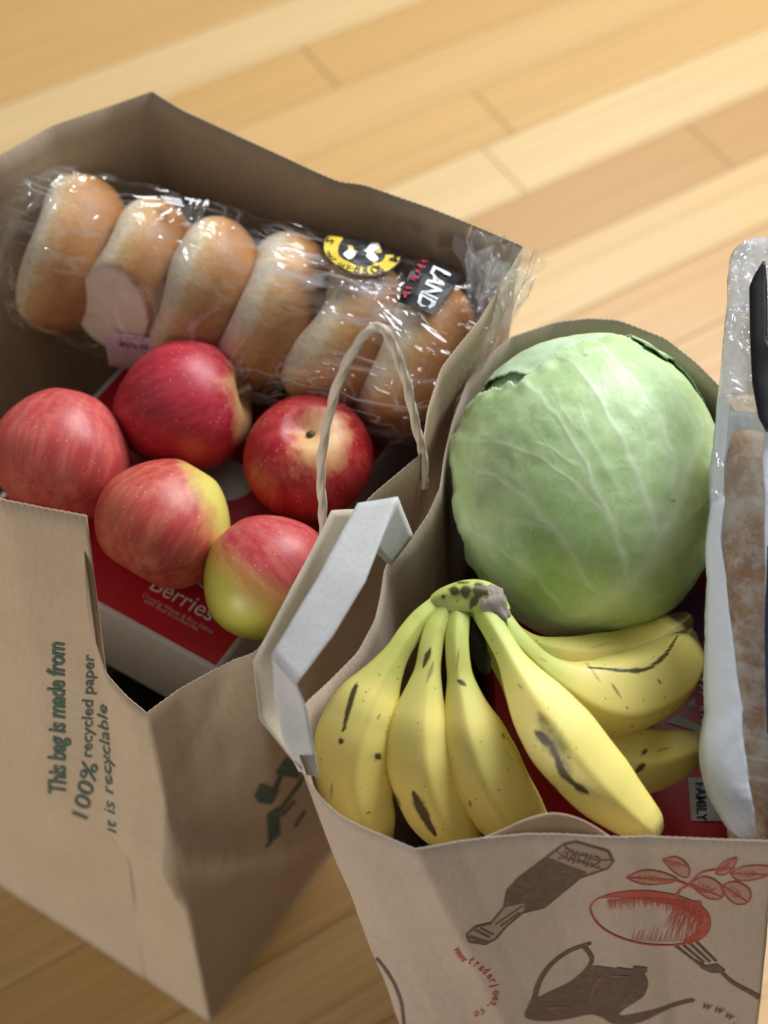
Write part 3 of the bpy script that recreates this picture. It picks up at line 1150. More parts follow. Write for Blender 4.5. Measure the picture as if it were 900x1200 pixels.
ctr = catmull([Vector((s, h, 0)) for s, a, b, h in stn], 7)
szs = catmull([Vector((a, b, 0)) for s, a, b, h in stn], 7)
vs = []
nc = 120
for i, (c, z) in enumerate(zip(ctr, szs)):
    cc = b0 + fdir * c.x + upv * c.y
    for k in range(nc):
        t = 2 * math.pi * k / nc
        d = side * math.cos(t) * z.x + upv * math.sin(t) * z.y
        p = cc + d
        nrm = d.normalized() if d.length > 1e-6 else upv
        w = abs(noise.noise(Vector((c.x * 26, math.cos(t) * 3.2 + c.x * 14, math.sin(t) * 3.2)))) + .6 * abs(noise.noise(Vector((c.x * 60, math.cos(t) * 7, math.sin(t) * 7 + c.x * 40))))
        tail = 1 + 2.2 * max(0, (c.x - tot - .03) / .05) + 1.2 * max(0, (-c.x - .03) / .02)
        p = p + nrm * (.0042 * (.75 - w) * tail) + upv * (.004 * (tail - 1) * noise.noise(p * 55))
        vs.append(p)
ff = grid_faces(len(ctr), nc, True)
film_tree = bvh(vs, ff)
bagbag = thing('bagel_bag', 'clear crinkled plastic bag round six bagels with printed labels', 'plastic bag', b0.lerp(b5, .5) - Vector((0, 0, .053)))
add('film', vs, ff, M['film'], bagbag)
# gathered open end of the bag
for sheet, (o0, o1, wid, ph) in enumerate(((Vector((0, 0, 0)), P(600, 284, .538), .026, 0.0), (Vector((.004, -.004, -.002)), P(592, 312, .525), .021, 2.0), (Vector((-.006, .004, 0)), P(570, 290, .535), .018, 4.1))):
    g0 = b0 + fdir * (tot + .046) + upv * .040 + o0
    dr = (o1 - g0)
    ln_ = dr.length
    dr.normalize()
    sd_ = (Vector((-.35, .75, .5)) - dr * dr.dot(Vector((-.35, .75, .5)))).normalized()
    nm_ = dr.cross(sd_)
    tv = []
    nu, nvv = 60, 26
    for j in range(nvv):
        f = j / (nvv - 1)
        for k in range(nu):
            u_ = 2 * k / (nu - 1) - 1
            x = Vector((u_ * 2.3 + ph, f * 1.6, ph))
            wv = .0045 + wid * f ** .75
            p = g0 + dr * (ln_ * f * (1 + .14 * noise.noise(Vector((u_ * 3, ph, 1))) * f)) + sd_ * (u_ * wv)
            p += nm_ * ((.0075 * f + .002) * (math.sin(u_ * 7 + ph + 2 * f) * .55 + 1.2 * abs(noise.noise(x * 1.3)) + .5 * noise.noise(x * 3)))
            tv.append(p)
    add('film_tail', tv, grid_faces(nvv, nu), M['film2'], bagbag)
# round yellow badge
cx, cy, A_, B_, rot = 424, 297, 46, 27, .20


def bd(r, t):
    x, y = A_ * r * math.cos(t), B_ * r * math.sin(t)
    return cx + x * math.cos(rot) - y * math.sin(rot), cy + x * math.sin(rot) + y * math.cos(rot)


TT = np.linspace(0, 2 * math.pi, 40)[:-1]
badge = Art().fill([bd(1, t) for t in TT]).on(film_tree, 'printed_badge', M['yellowprint'], bagbag, .0018)
a = Art().fill([bd(.62, t) for t in TT])
a.stroke([bd(1, t) for t in TT], 2.2, closed=True)
for body, t0, dt in (('BAGELS', 3.55, -.20), ('BROS', .95, -.22)):
    pass


def ring(body, t0, dt, r0, hgt, art_, inward=False):
    for k, ch in enumerate(body):
        t = t0 + dt * k
        p = Vector(bd(r0, t))
        q = Vector(bd(r0, t + (.02 if dt > 0 else -.02)))
        tx = (q - p).normalized()
        o_ = (Vector((cx, cy)) - p).normalized() * (-1 if dt > 0 else 1)
        art_.text(ch, tuple(p), (tx.x * hgt, tx.y * hgt), (o_.x * hgt, o_.y * hgt), bold=.02)


# lettering runs round the yellow band, read from the far side of the pack
ring('BAGELS', 4.55, -.225, .95, 13, a)
ring('THAT DAY', 2.85, -.13, .93, 6.5, a)
ring('BROS', 1.72, -.26, .95, 13, a)
ring('M', .20, -.22, .95, 13, a)
o = a.on(film_tree, 'badge_ink', M['black'], bagbag, .0022)
o.parent = badge
a = Art().fill([bd(r, t) for r, t in ((.30, 5.2), (.52, 5.4), (.46, 5.8), (.28, 6.2), (.36, .2), (.50, .5), (.50, .9), (.30, 1.1), (.16, .6), (.05, .2), (.10, 5.6))], True)
a.fill([(cx - 22, cy + 4), (cx - 12, cy - 2), (cx - 8, cy + 5), (cx - 15, cy + 11)], True).stroke([(cx - 2, cy - 9), (cx + 8, cy - 14)], 2)
o = a.on(film_tree, 'badge_shape', M['white'], bagbag, .0026)
o.parent = badge
# black LAND label
lab = Art().fill([(467, 356), (487, 309), (503, 306), (541, 326), (507, 371)]).on(film_tree, 'printed_label', M['black'], bagbag, .0022)
o = Art().fit('LAND', (509, 315), (487, 358), (18, 9), bold=.03).on(film_tree, 'label_lettering', M['white'], bagbag, .0027)
o.parent = lab
o = squiggle(Art(), (502, 310), (477, 352), (-9, -4), 7, 1.6, 6).on(film_tree, 'label_script', M['redprint'], bagbag, .0026)
o.parent = lab
# white lines of small print at the top edge
a = Art()
for k in range(4):
    a.stroke([(212 + k * 1.5, 222 + k * 4), (232 + k * 1.0, 226 + k * 4.2)], 2, smooth=False)
for k in range(3):
    a.stroke([(188 + k * 3, 232 + k * 3.2), (212 + k * 2, 236 + k * 3.4)], 1.8, smooth=False)
squiggle(a, (246, 226), (286, 232), (0, -10), 6, 2.6, 9)
squiggle(a, (222, 241), (246, 244), (0, -9), 3, 2.4, 10)
a.on(film_tree, 'printed_small_text', M['white'], bagbag, .0010)
# pink paper sticker at the lower edge
st_v = [P(122, 391, .430), P(180, 392, .432), P(236, 408, .43), P(214, 436, .405), P(170, 436, .402), P(130, 424, .405)]
sv, sf = [], []
top = catmull([P(122, 391, .440), P(165, 394, .442), P(205, 404, .442), P(236, 414, .438)], 6)
bot_ = catmull([P(128, 428, .408), P(165, 436, .408), P(200, 444, .408), P(230, 450, .408)], 6)
for x, y in zip(top, bot_):
    for k in range(6):
        sv.append(x.lerp(y, k / 5))
stk = add('price_sticker', sv, grid_faces(len(top), 6), M['sticker'], bagbag, solid=.0004)
stt = bvh(sv, grid_faces(len(top), 6))
a = Art()
for k in range(14):
    a.stroke([(140 + k * 2.5, 399 + k * .35), (139.5 + k * 2.5, 405 + k * .35)], 1.4 if k % 3 else .7, smooth=False)
squiggle(a, (140, 397), (170, 399), (.3, -3.4), 7, .7, 3)
squiggle(a, (168, 414), (186, 418), (.5, -4), 4, .9, 4)
o = a.on(stt, 'sticker_ink', M['mauveink'], bagbag, .0008)
o.parent = stk

# ------------------------------------------------------------------ cabbage
cc = P(688, 571, .457)
tdir = (C0 - cc).normalized()
cx_ = CR - tdir * CR.dot(tdir)
cx_.normalize()
cy_ = cx_.cross(tdir) * -1
cy_ = tdir.cross(cx_)
RPX = 160.0
RC_ = RPX / FPX * (cc - C0).dot(CF) * .992
NA, NP = 230, 420
ang = np.linspace(0, math.pi, NA)
phi = np.linspace(0, 2 * math.pi, NP, endpoint=False)
AA, PP = np.meshgrid(ang, phi, indexing='ij')
rad_px = np.where(AA <= math.pi / 2, RPX * np.sin(AA), RPX * (1 + (AA - math.pi / 2) / (math.pi / 2)))
PX = 688 + rad_px * np.cos(PP)
PY = 571 - 1.125 * rad_px * np.sin(PP)
pxf, pyf = PX.ravel(), PY.ravel()
dirs = (np.sin(AA) * np.cos(PP)).ravel()[:, None] * np.array(cx_) + (1.125 * np.sin(AA) * np.sin(PP)).ravel()[:, None] * np.array(cy_) + np.cos(AA).ravel()[:, None] * np.array(tdir)


def dpoly(pts, smooth=True, w=None):
    """distance (px) of every cabbage vertex to a polyline, and the place along it"""
    q = catmull([Vector((x, y, 0)) for x, y in pts], 6) if smooth else [Vector((x, y, 0)) for x, y in pts]
    best = np.full(pxf.shape, 1e9)
    along = np.zeros(pxf.shape)
    n = len(q) - 1
    for i in range(n):
        ax_, ay, bx_, by = q[i].x, q[i].y, q[i + 1].x, q[i + 1].y
        dx, dy = bx_ - ax_, by - ay
        t = np.clip(((pxf - ax_) * dx + (pyf - ay) * dy) / (dx * dx + dy * dy + 1e-9), 0, 1)
        d = np.hypot(pxf - ax_ - t * dx, pyf - ay - t * dy)
        m = d < best
        best[m] = d[m]
        along[m] = (i + t[m]) / n
    return best, along


wx = np.array([noise.noise(Vector(d) * 5.0) for d in dirs]) * 7
wy = np.array([noise.noise(Vector(d) * 5.0 + Vector((9, 2, 4))) for d in dirs]) * 7
px0, py0 = pxf, pyf
pxf, pyf = pxf + wx, pyf + wy
VEINS = [([(560, 742), (600, 740), (650, 728), (700, 704), (740, 671), (768, 630), (787, 590), (802, 545), (814, 505)], 14, 4.5, 1.0),
         ([(766, 634), (742, 565), (716, 503), (682, 445), (645, 418)], 4, 1.2, .8),
         ([(786, 592), (778, 535), (756, 480), (722, 432), (694, 402)], 4, 1.2, .75),
         ([(736, 676), (712, 610), (686, 545), (640, 478), (606, 446)], 4.5, 1.2, .85),
         ([(705, 702), (672, 645), (632, 596), (590, 560), (552, 545)], 4, 1.2, .75),
         ([(672, 720), (640, 680), (604, 645), (562, 622), (545, 618)], 4, 1.2, .7),
         ([(640, 730), (606, 704), (574, 684), (556, 672)], 3.5, 1.2, .6),
         ([(716, 610), (668, 560), (612, 530), (560, 520)], 2.5, 1, .55),
         ([(722, 575), (690, 520), (668, 500), (640, 470)], 2.2, 1, .4),
         ([(752, 650), (790, 640), (825, 610)], 2.5, 1, .45), ([(720, 690), (770, 690), (805, 660)], 2.5, 1, .45), ([(776, 612), (806, 596), (832, 560)], 2.2, 1, .4),
         ([(748, 570), (754, 530), (740, 490)], 2.0, .8, .4), ([(690, 545), (664, 540), (630, 520)], 1.8, .8, .4), ([(650, 620), (614, 606), (580, 596), (548, 590)], 2.2, .8, .5),
         ([(805, 540), (800, 490), (775, 450), (748, 425)], 3, 1, .5), ([(630, 596), (618, 570), (596, 540)], 1.8, .8, .35), ([(755, 600), (735, 570), (728, 530)], 1.6, .7, .35)]
vein = np.zeros(pxf.shape)
vr = random.Random(11)
SUB = []
for pts, w0, w1, amp in VEINS[1:12]:
    q = catmull([Vector((x, y, 0)) for x, y in pts], 8)
    for k in range(4, len(q) - 3, 5):
        t = (q[k + 1] - q[k - 1]).normalized()
        for sg in (-1, 1):
            if vr.random() < .30:
                continue
            an = sg * vr.uniform(.5, .85)
            d = Vector((t.x * math.cos(an) - t.y * math.sin(an), t.x * math.sin(an) + t.y * math.cos(an), 0))
            L = vr.uniform(16, 42)
            b_ = q[k] + d * L * .5 + t * vr.uniform(0, 6)
            e_ = q[k] + d * L + t * vr.uniform(2, 14)
            SUB.append(([tuple(q[k][:2]), tuple(b_[:2]), tuple(e_[:2])], 1.5, .7, vr.uniform(.16, .34)))
for n_, (pts, w0, w1, amp) in enumerate(VEINS + SUB):
    d, al = dpoly(pts)
    k = 1.0 if n_ == 0 else .85
    w = (w0 + (w1 - w0) * al) * k
    vein = np.maximum(vein, amp * (1 - .45 * al) * (.62 * np.exp(-(d / w) ** 2) + .48 * np.exp(-(d / (w * 3.2)) ** 2)))
vein = np.clip(vein, 0, 1)
pxf, pyf = px0, py0
front = np.clip(1.6 - (AA.ravel() / (math.pi / 2)) ** 2 * .6, 0, 1)
nz = np.array([noise.noise(Vector(d) * 2.6) for d in dirs])
nz2 = np.array([noise.noise(Vector(d) * 9.0) for d in dirs])
nz3 = np.array([1 - 2 * abs(noise.noise(Vector(d) * 16.0)) for d in dirs])


def cab_verts(rad):
    return [cc + Vector(d) * r for d, r in zip(dirs, rad)]


cfaces = [tuple(reversed(q)) for q in grid_faces(NA, NP, True)]
cfaces = [tuple(q) for q in grid_faces(NA, NP, True)]


def mat_cabbage(name, base, base2, veincol, edge):
    n = N(name)
    v = n.attr('vein')
    e = n.attr('edge')
    big = n.noise(22, detail=4, rough=.55, dist=.5)
    fine = n.noise(150, detail=4, rough=.65)
    net = n.node('TexVoronoi', feature='DISTANCE_TO_EDGE')
    net.inputs['Scale'].default_value = 120
    n.ln(n.noise(60, detail=2, out='Color'), net.inputs['Vector']) if False else n.ln(n.coord(), net.inputs['Vector'])
    c = n.mix(n.ramp(big, [(.3, 0.0), (.7, 1.0)]), base, base2)
    c = n.mix(n.ramp(net.outputs['Distance'], [(.0, .16), (.10, 0.0)]), c, veincol)
    c = n.mix(n.ramp(fine, [(.3, .18), (.55, 0.0)]), c, (.22, .34, .13))
    c = n.mix(n.math('MULTIPLY', v, n.math('ADD', .55, n.math('MULTIPLY', big, .6)), True), c, veincol)
    c = n.mix(e, c, edge)
    bl = n.noise(7, detail=3, dist=.4)
    c = n.mix(n.ramp(bl, [(.45, 0.0), (.75, .28)]), c, (.66, .78, .60))
    sp = n.noise(75, detail=2)
    c = n.mix(n.ramp(sp, [(.73, 0.0), (.78, .5)]), c, (.16, .22, .07))
    b = n.bump(fine, .10, .0012)
    b = n.bump(n.noise(34, detail=3, dist=.8), .12, .003, b)
    return n.set(c, .40, b, Specular_IOR_Level=.42, Subsurface_Weight=.0)


M['leaf'] = mat_cabbage('cabbage_leaf', (.36, .55, .19), (.55, .71, .36), (.70, .79, .56), (.60, .73, .46))
M['leaf2'] = mat_cabbage('cabbage_inner_leaf', (.44, .62, .35), (.55, .71, .45), (.66, .76, .56), (.06, .17, .03))
cabbage = thing('cabbage', 'large pale green cabbage resting on the second bag goods behind the bananas', 'cabbage', cc - Vector((0, 0, RC_)))
tag(cabbage, 'large round pale green cabbage head filling the bag behind the bananas', 'cabbage')
rad = RC_ * (.974 + .012 * nz + .004 * nz2)
o = add('head', cab_verts(rad), cfaces, M['leaf2'], cabbage)
attr(o, 'vein', np.clip(.25 * np.abs(nz2), 0, 1))
attr(o, 'edge', np.zeros(pxf.shape))


def inside(poly):
    x, y = pxf, pyf
    c = np.zeros(x.shape, bool)
    n = len(poly)
    for i in range(n):
        x1, y1 = poly[i]
        x2, y2 = poly[(i + 1) % n]
        if y1 == y2:
            continue
        c ^= ((y1 > y) != (y2 > y)) & (x < (x2 - x1) * (y - y1) / (y2 - y1) + x1)
    return c


def leaf(name, edge_pts, rest, rad, mat, veins=True, curl=.0, edgew=5, edgeamp=1.0, jag=2.0):
    ep = catmull([Vector((x, y, 0)) for x, y in edge_pts], 8)
    ep = [(p.x + jag * noise.noise(Vector((i * .7, 3, 0))), p.y + jag * noise.noise(Vector((i * .7, 9, 0)))) for i, p in enumerate(ep)]
    m = inside(ep + rest)
    d, al = dpoly(ep, smooth=False)
    r = rad + RC_ * curl * np.exp(-(d / 12) ** 2) * (1 + .8 * np.clip((560 - pxf) / 20, 0, 1)) * (1 + 1.2 * nz2)
    keep = [q for q in cfaces if all(m[i] for i in q)]
    used = sorted({i for q in keep for i in q})
    mp = {i: k for k, i in enumerate(used)}
    vs_ = [cc + Vector(dirs[i]) * r[i] for i in used]
    o = add(name, vs_, [tuple(mp[i] for i in q) for q in keep], mat, cabbage, solid=.0007)
    attr(o, 'vein', np.clip(vein[used], 0, 1) * (1 if veins else .0) + (0 if veins else .2 * np.abs(nz2[used])))
    attr(o, 'edge', np.clip(edgeamp * np.exp(-(d[used] / edgew) ** 2), 0, 1))
    return o


# main wrapper leaf: ragged free edge at the left and top
main_edge = [(600, 760), (578, 715), (566, 680), (552, 655), (546, 625), (538, 595), (536, 565), (531, 545), (530, 528), (535, 518), (531, 508), (537, 497), (535, 486), (543, 478), (553, 477), (560, 468), (572, 463),
             (584, 457), (594, 460), (602, 453), (612, 457), (620, 449), (632, 440), (650, 426), (680, 410), (710, 400), (745, 398), (790, 388)]
rest = [(900, 330), (1030, 560), (900, 900), (690, 920), (600, 860)]
leaf('wrapper_leaf', main_edge, rest, RC_ * (1.004 + .013 * nz + .0065 * nz2 + .0012 * nz3 + .007 * vein), M['leaf'], True, .014, 4, .5)
leaf('wrapper_leaf', [(738, 404), (752, 413), (770, 424), (790, 433), (808, 441), (826, 455), (842, 468), (858, 476)], [(960, 470), (900, 300), (740, 330), (730, 390)], RC_ * (1.022 + .010 * nz + .004 * nz2), M['leaf2'], False, .012, 4, .9, 1.2)
leaf('wrapper_leaf', [(560, 460), (570, 452), (590, 446), (604, 442), (622, 447), (640, 438), (668, 420), (700, 404), (735, 398)], [(760, 330), (600, 330), (500, 420)], RC_ * (1.000 + .012 * nz + .006 * nz2), M['leaf2'], False, .010, 3, .0, 2.5)

# ------------------------------------------------------------------ bananas
def mat_banana():
    n = N('banana_skin')
    t = n.attr('along')
    mk = n.attr('mark')
    rg = n.attr('ridge')
    ns = n.noise(38, detail=4, rough=.6)
    tt = n.math('ADD', t, n.math('MULTIPLY', n.math('SUBTRACT', ns, .5), .14))
    c = n.ramp(tt, [(.0, (.40, .50, .10)), (.14, (.46, .54, .115)), (.27, (.58, .61, .14)), (.38, (.89, .76, .22)), (.90, (.89, .74, .20)), (.965, (.50, .44, .12)), (1.0, (.06, .045, .02))])
    c = n.mix(n.ramp(n.noise(16, detail=3), [(.35, 0.0), (.7, .4)]), c, (.76, .66, .24))
    c = n.mix(n.math('MULTIPLY', rg, .35), c, (.52, .42, .06))
    sp = n.noise(230, n.coord((1, 1, 1)), detail=2, rough=.5)
    c = n.mix(n.ramp(sp, [(.695, 0.0), (.745, .65)]), c, (.20, .11, .03))
    sp2 = n.noise(75, detail=5, rough=.7)
    c = n.mix(n.ramp(sp2, [(.68, 0.0), (.78, .35)]), c, (.34, .21, .05))
    mm = n.math('MULTIPLY', mk, n.math('ADD', .60, n.math('MULTIPLY', n.noise(95, detail=5, rough=.75), .8)))
    c = n.mix(n.ramp(mm, [(.26, 0.0), (.48, .30), (.72, .95)]), c, (.055, .035, .016))
    return n.set(c, .46, n.bump(ns, .08, .002), Specular_IOR_Level=.35)


M['banana'] = mat_banana()
M['bark'] = mat_paper('dry_banana_stalk', (.20, .16, .12), (.38, .33, .28), .9)
M['tip'] = mat_flat('dry_banana_tip', (.030, .022, .014), .8, .3)
bunch = thing('banana_bunch', 'bunch of ripe yellow bananas with brown streaks, stalk end up', 'bananas', P(600, 870, .38))


def banana(cl, radii, label, marks=(), tip=True, seed=0.0, dark=0.0):
    pts = catmull([P(*c) for c in cl], 22)
    n = len(pts)
    cum = [0]
    for a, b in zip(pts, pts[1:]):
        cum.append(cum[-1] + (b - a).length)
    S_ = [c / cum[-1] for c in cum]
    rs = np.interp(S_, [r[0] for r in radii], [r[1] for r in radii])
    rs = np.convolve(np.pad(rs, 4, mode='edge'), np.ones(9) / 9, mode='valid')
    nc_ = 96
    rid = np.zeros(nc_)
    off = seed
    for k in range(nc_):
        a = 2 * math.pi * k / nc_ + off
        ph = (a * 5 / (2 * math.pi)) % 1
        rid[k] = max(0, 1 - min(ph, 1 - ph) * 2 / .22)
    prof = []
    for k in range(nc_):
        a = (2 * math.pi * k / nc_ + off) % (2 * math.pi / 5) - math.pi / 5
        prof.append(.60 * math.cos(math.pi / 5) * 1.10 / math.cos(a) + .40)
    prof = np.array(prof)
    for _ in range(4):
        prof = (np.roll(prof, 1) + 2 * prof + np.roll(prof, -1)) / 4

    def rad_(i, s, a):
        k = int(round(a / (2 * math.pi) * nc_)) % nc_
        pk = prof[k] if .12 < S_[i] < .95 else 1 + (prof[k] - 1) * .7
        p = pts[i]
        return rs[i] * pk * (1 + .02 * noise.noise(p * 30))
    vs_, fs_ = tube(pts, rad_, nc_)
    o = add('banana', vs_, fs_, M['banana'], bunch)
    if label:
        o['label'] = label
    al = [S_[i] + dark * max(0, (S_[i] - .84) / .16) for i in range(n) for k in range(nc_)] + [0, 1]
    attr(o, 'along', al)
    attr(o, 'ridge', [rid[k] for i in range(n) for k in range(nc_)] + [0, 0])
    pp = np.array([pix(v)[:2] for v in vs_])
    # only the side turned to the lens carries the streaks
    cen = [pts[i] for i in range(n) for k in range(nc_)] + [pts[0], pts[-1]]
    fac = np.array([1.0 if (v - c).dot(C0 - c) > 0 else 0.0 for v, c in zip(vs_, cen)])
    mk = np.zeros(len(vs_))
    rough_ = np.array([1 + .42 * noise.noise(v * 160) + .25 * noise.noise(v * 420) for v in vs_])
    for line, w, amp in marks:
        q = [Vector((x, y, 0)) for x, y in line]
        if len(q) > 2:
            q = catmull(q, 5)
        ns_ = len(q) - 1
        for i_, (a, b) in enumerate(zip(q, q[1:])):
            d0 = np.array([b.x - a.x, b.y - a.y])
            tt = np.clip(((pp - (a.x, a.y)) @ d0) / (d0 @ d0 + 1e-9), 0, 1)
            d = np.hypot(pp[:, 0] - a.x - tt * d0[0], pp[:, 1] - a.y - tt * d0[1])
            wt = w * (.40 + .75 * np.sin(np.pi * np.clip((i_ + tt) / ns_, 0, 1)))
            mk = np.maximum(mk, amp * (.80 * np.exp(-(d * rough_ / wt) ** 2) + .34 * np.exp(-(d * rough_ / (wt * 2.6)) ** 2)))
    attr(o, 'mark', mk * fac)
    return o, pts, rs


def px2m(px, t=.86):
    return px * t / FPX


def BR(mid, neck=13.5, tipw=12, t=.86, peak=.55):
    m = px2m(mid, t)
    return [(0, px2m(neck + 1, t)), (.14, px2m(neck, t)), (.25, px2m(neck + 1, t)), (.34, px2m(neck + 10, t)), (.43, m * .84), (max(peak, .55), m), (.76, m * .93), (.90, m * .66), (.97, px2m(tipw, t)), (1, px2m(tipw * .55, t))]


banana([(522, 706, .487), (490, 730, .487), (463, 768, .482), (430, 826, .466), (412, 885, .448), (422, 940, .425), (455, 990, .40)], BR(47), 'leftmost banana of the bunch with a thin black streak',
       [([(418, 800), (410, 825), (402, 856)], 2.4, 1.0), ([(399, 866), (400, 873)], 2.5, .9), ([(471, 845), (466, 862), (458, 880)], 5, .62), ([(440, 884), (446, 889)], 4.0, .75), ([(480, 820), (470, 850), (460, 900)], 3.2, .5), ([(389, 915), (388, 935)], 2.2, .55)], seed=.5)
banana([(527, 708, .489), (508, 745, .487), (500, 790, .480), (492, 845, .466), (497, 900, .448), (520, 955, .424), (560, 1000, .40)], BR(42), 'second banana from the left with a broad black streak',
       [([(484, 928), (494, 950), (510, 978)], 4.2, 1.0), ([(504, 760), (496, 782)], 2.8, .85), ([(508, 775), (500, 800)], 3.0, .5), ([(462, 930), (470, 945)], 3, .6)], seed=1.5)
banana([(538, 710, .490), (536, 752, .488), (540, 795, .480), (552, 850, .467), (572, 905, .448), (602, 955, .426), (645, 1000, .40)], BR(44), 'third banana from the left, plain yellow',
       [([(536, 797), (546, 803)], 3, .8), ([(538, 760), (535, 785)], 2, .5), ([(592, 880), (600, 890)], 2.2, .4), ([(550, 938), (552, 946)], 2.0, .6)], seed=2.3)
banana([(560, 705, .492), (588, 752, .493), (618, 805, .490), (660, 866, .479), (706, 920, .467), (744, 956, .457), (768, 977, .450)], BR(42, 14, 22), 'front banana lying over the others with dark bruises',
       [([(628, 858), (644, 872), (658, 898)], 7, .72), ([(636, 862), (640, 872)], 5, .95), ([(650, 884), (660, 905), (672, 918)], 4.5, .95), ([(672, 918), (690, 930)], 4, .8), ([(640, 915), (655, 938), (664, 952)], 4.5, .85), ([(606, 800), (612, 808)], 2, .5), ([(632, 836), (650, 870), (668, 905)], 14, .50)], seed=.9)
banana([(572, 708, .480), (606, 752, .476), (650, 792, .464), (702, 816, .448), (752, 806, .437), (788, 778, .43), (808, 742, .425)], BR(47, 14, 15, .90), 'upper right banana curving away to a dark tip',
       [([(672, 768), (688, 778), (704, 800)], 2, .5), ([(716, 800), (728, 818)], 1.8, .55), ([(770, 795), (776, 802)], 2, .6), ([(630, 770), (642, 776)], 2, .4), ([(690, 782), (748, 786), (776, 771), (794, 745)], 2.2, .9)], seed=2.0, dark=.13)
banana([(566, 712, .470), (612, 752, .456), (668, 775, .440), (722, 775, .428), (764, 757, .425), (790, 738, .424), (806, 724, .422)], BR(34, 13, 14, .92), 'banana half hidden behind the upper right one',
       [([(690, 760), (720, 752)], 2, .4)], seed=.2, dark=.17)
banana([(560, 716, .470), (590, 780, .452), (630, 840, .432), (690, 884, .416), (752, 890, .410), (800, 880, .41), (826, 866, .41)], BR(43, 13, 17, .91), 'lower right banana in the shade of the front one',
       [([(745, 905), (756, 895)], 3.0, .9), ([(752, 885), (758, 878)], 2.5, .8), ([(735, 892), (740, 898)], 2, .6), ([(770, 880), (785, 876)], 2.5, .5)], seed=1.1, dark=.07)
# stalk that joins the necks, with its torn grey end
cp = catmull([P(512, 712, .486), P(530, 703, .492), P(552, 699, .495), P(572, 704, .494), P(584, 722, .489)], 10)
cv, cf = tube(cp, lambda i, s, a: px2m(15 + 5 * math.sin(math.pi * s), .84) * (1 + .14 * noise.noise(cp[i] * 90 + Vector((math.cos(a), math.sin(a), 0))) + .08 * math.cos(5 * a)), 32)
o = add('stalk', cv, cf, M['banana'], bunch)
nv = len(cv)
attr(o, 'along', np.full(nv, .06))
attr(o, 'ridge', np.zeros(nv))
pp = np.array([pix(v)[:2] for v in cv])
mk = np.zeros(nv)
rg_ = np.array([1 + .8 * noise.noise(v * 170) + .4 * noise.noise(v * 400) for v in cv])
for x, y, w in ((545, 693, 11), (556, 704, 6), (533, 692, 7), (520, 700, 5), (562, 693, 9), (510, 716, 4), (540, 718, 3), (528, 714, 3)):
    mk = np.maximum(mk, np.exp(-(np.hypot(pp[:, 0] - x, pp[:, 1] - y) * rg_ / w) ** 2))
attr(o, 'mark', mk)
ev, ef = [], []
n1, n2 = 22, 30
ec = P(578, 709, .497)
e1 = (P(592, 736, .492) - P(566, 690, .500))
eL = e1.length / 2
e1.normalize()
e3 = (C0 - ec).normalized()
e3 = (e3 - e1 * e3.dot(e1)).normalized()
e2 = e3.cross(e1)
for i in range(n1):
    t = math.pi * i / (n1 - 1)
    for k in range(n2):
        a = 2 * math.pi * k / n2
        p = e1 * math.cos(t) * eL + e2 * math.sin(t) * math.cos(a) * .0078 + e3 * math.sin(t) * math.sin(a) * .0055
        q = 1 + .34 * noise.noise(p * 210) + .2 * noise.noise(p * 520)
        ev.append(ec + p * q)
add('cut_stalk_end', ev, grid_faces(n1, n2, True), M['bark'], bunch)
# shrivelled black finger under the stalk
sp = catmull([P(552, 722, .488), P(557, 748, .482), P(564, 772, .476), P(572, 790, .472)], 8)
sv, sf = tube(sp, lambda i, s, a: px2m(8 + 4 * math.sin(math.pi * s), .85) * (1 + .25 * noise.noise(sp[i] * 150 + Vector((math.cos(a), math.sin(a), 0)))) * (1 - .7 * s ** 6), 20)
add('dried_finger', sv, sf, M['tip'], bunch)

# ------------------------------------------------------------ bread sleeve
def mat_loaf():
    n = N('baguette_crust')
    a = n.noise(30, n.coord((1, .5, .5)), detail=6, rough=.65, dist=.8)
    b = n.noise(120, detail=4, rough=.7)
    c = n.ramp(a, [(.28, (.30, .135, .055)), (.44, (.52, .27, .12)), (.56, (.66, .43, .23)), (.70, (.84, .74, .60))])
    c = n.mix(n.ramp(b, [(.45, 0.0), (.66, .65)]), c, (.84, .78, .68))
    return n.set(c, .8, n.bump(a, .5, .003))


lp = catmull([P(874, 508, .525), P(875, 560, .517), P(878, 640, .503), P(881, 740, .486), P(884, 850, .466), P(888, 960, .448), P(889, 985, .443)], 12)
nl = len(lp)
lvv, lff = tube(lp, lambda i, s, a: .0158 * (1 - .9 * max(0, (abs(s - .5) - .42) / .08) ** 2) ** .5 * (1 + .07 * noise.noise(lp[i] * 45 + Vector((math.cos(a), math.sin(a), 0)) * .8)), 40)
o = add('baguette', lvv, lff, mat_loaf(), loc=lp[nl // 2] - Vector((0, 0, .016)))
tag(o, 'floury brown baguette inside the white edged sleeve at the right', 'bread')

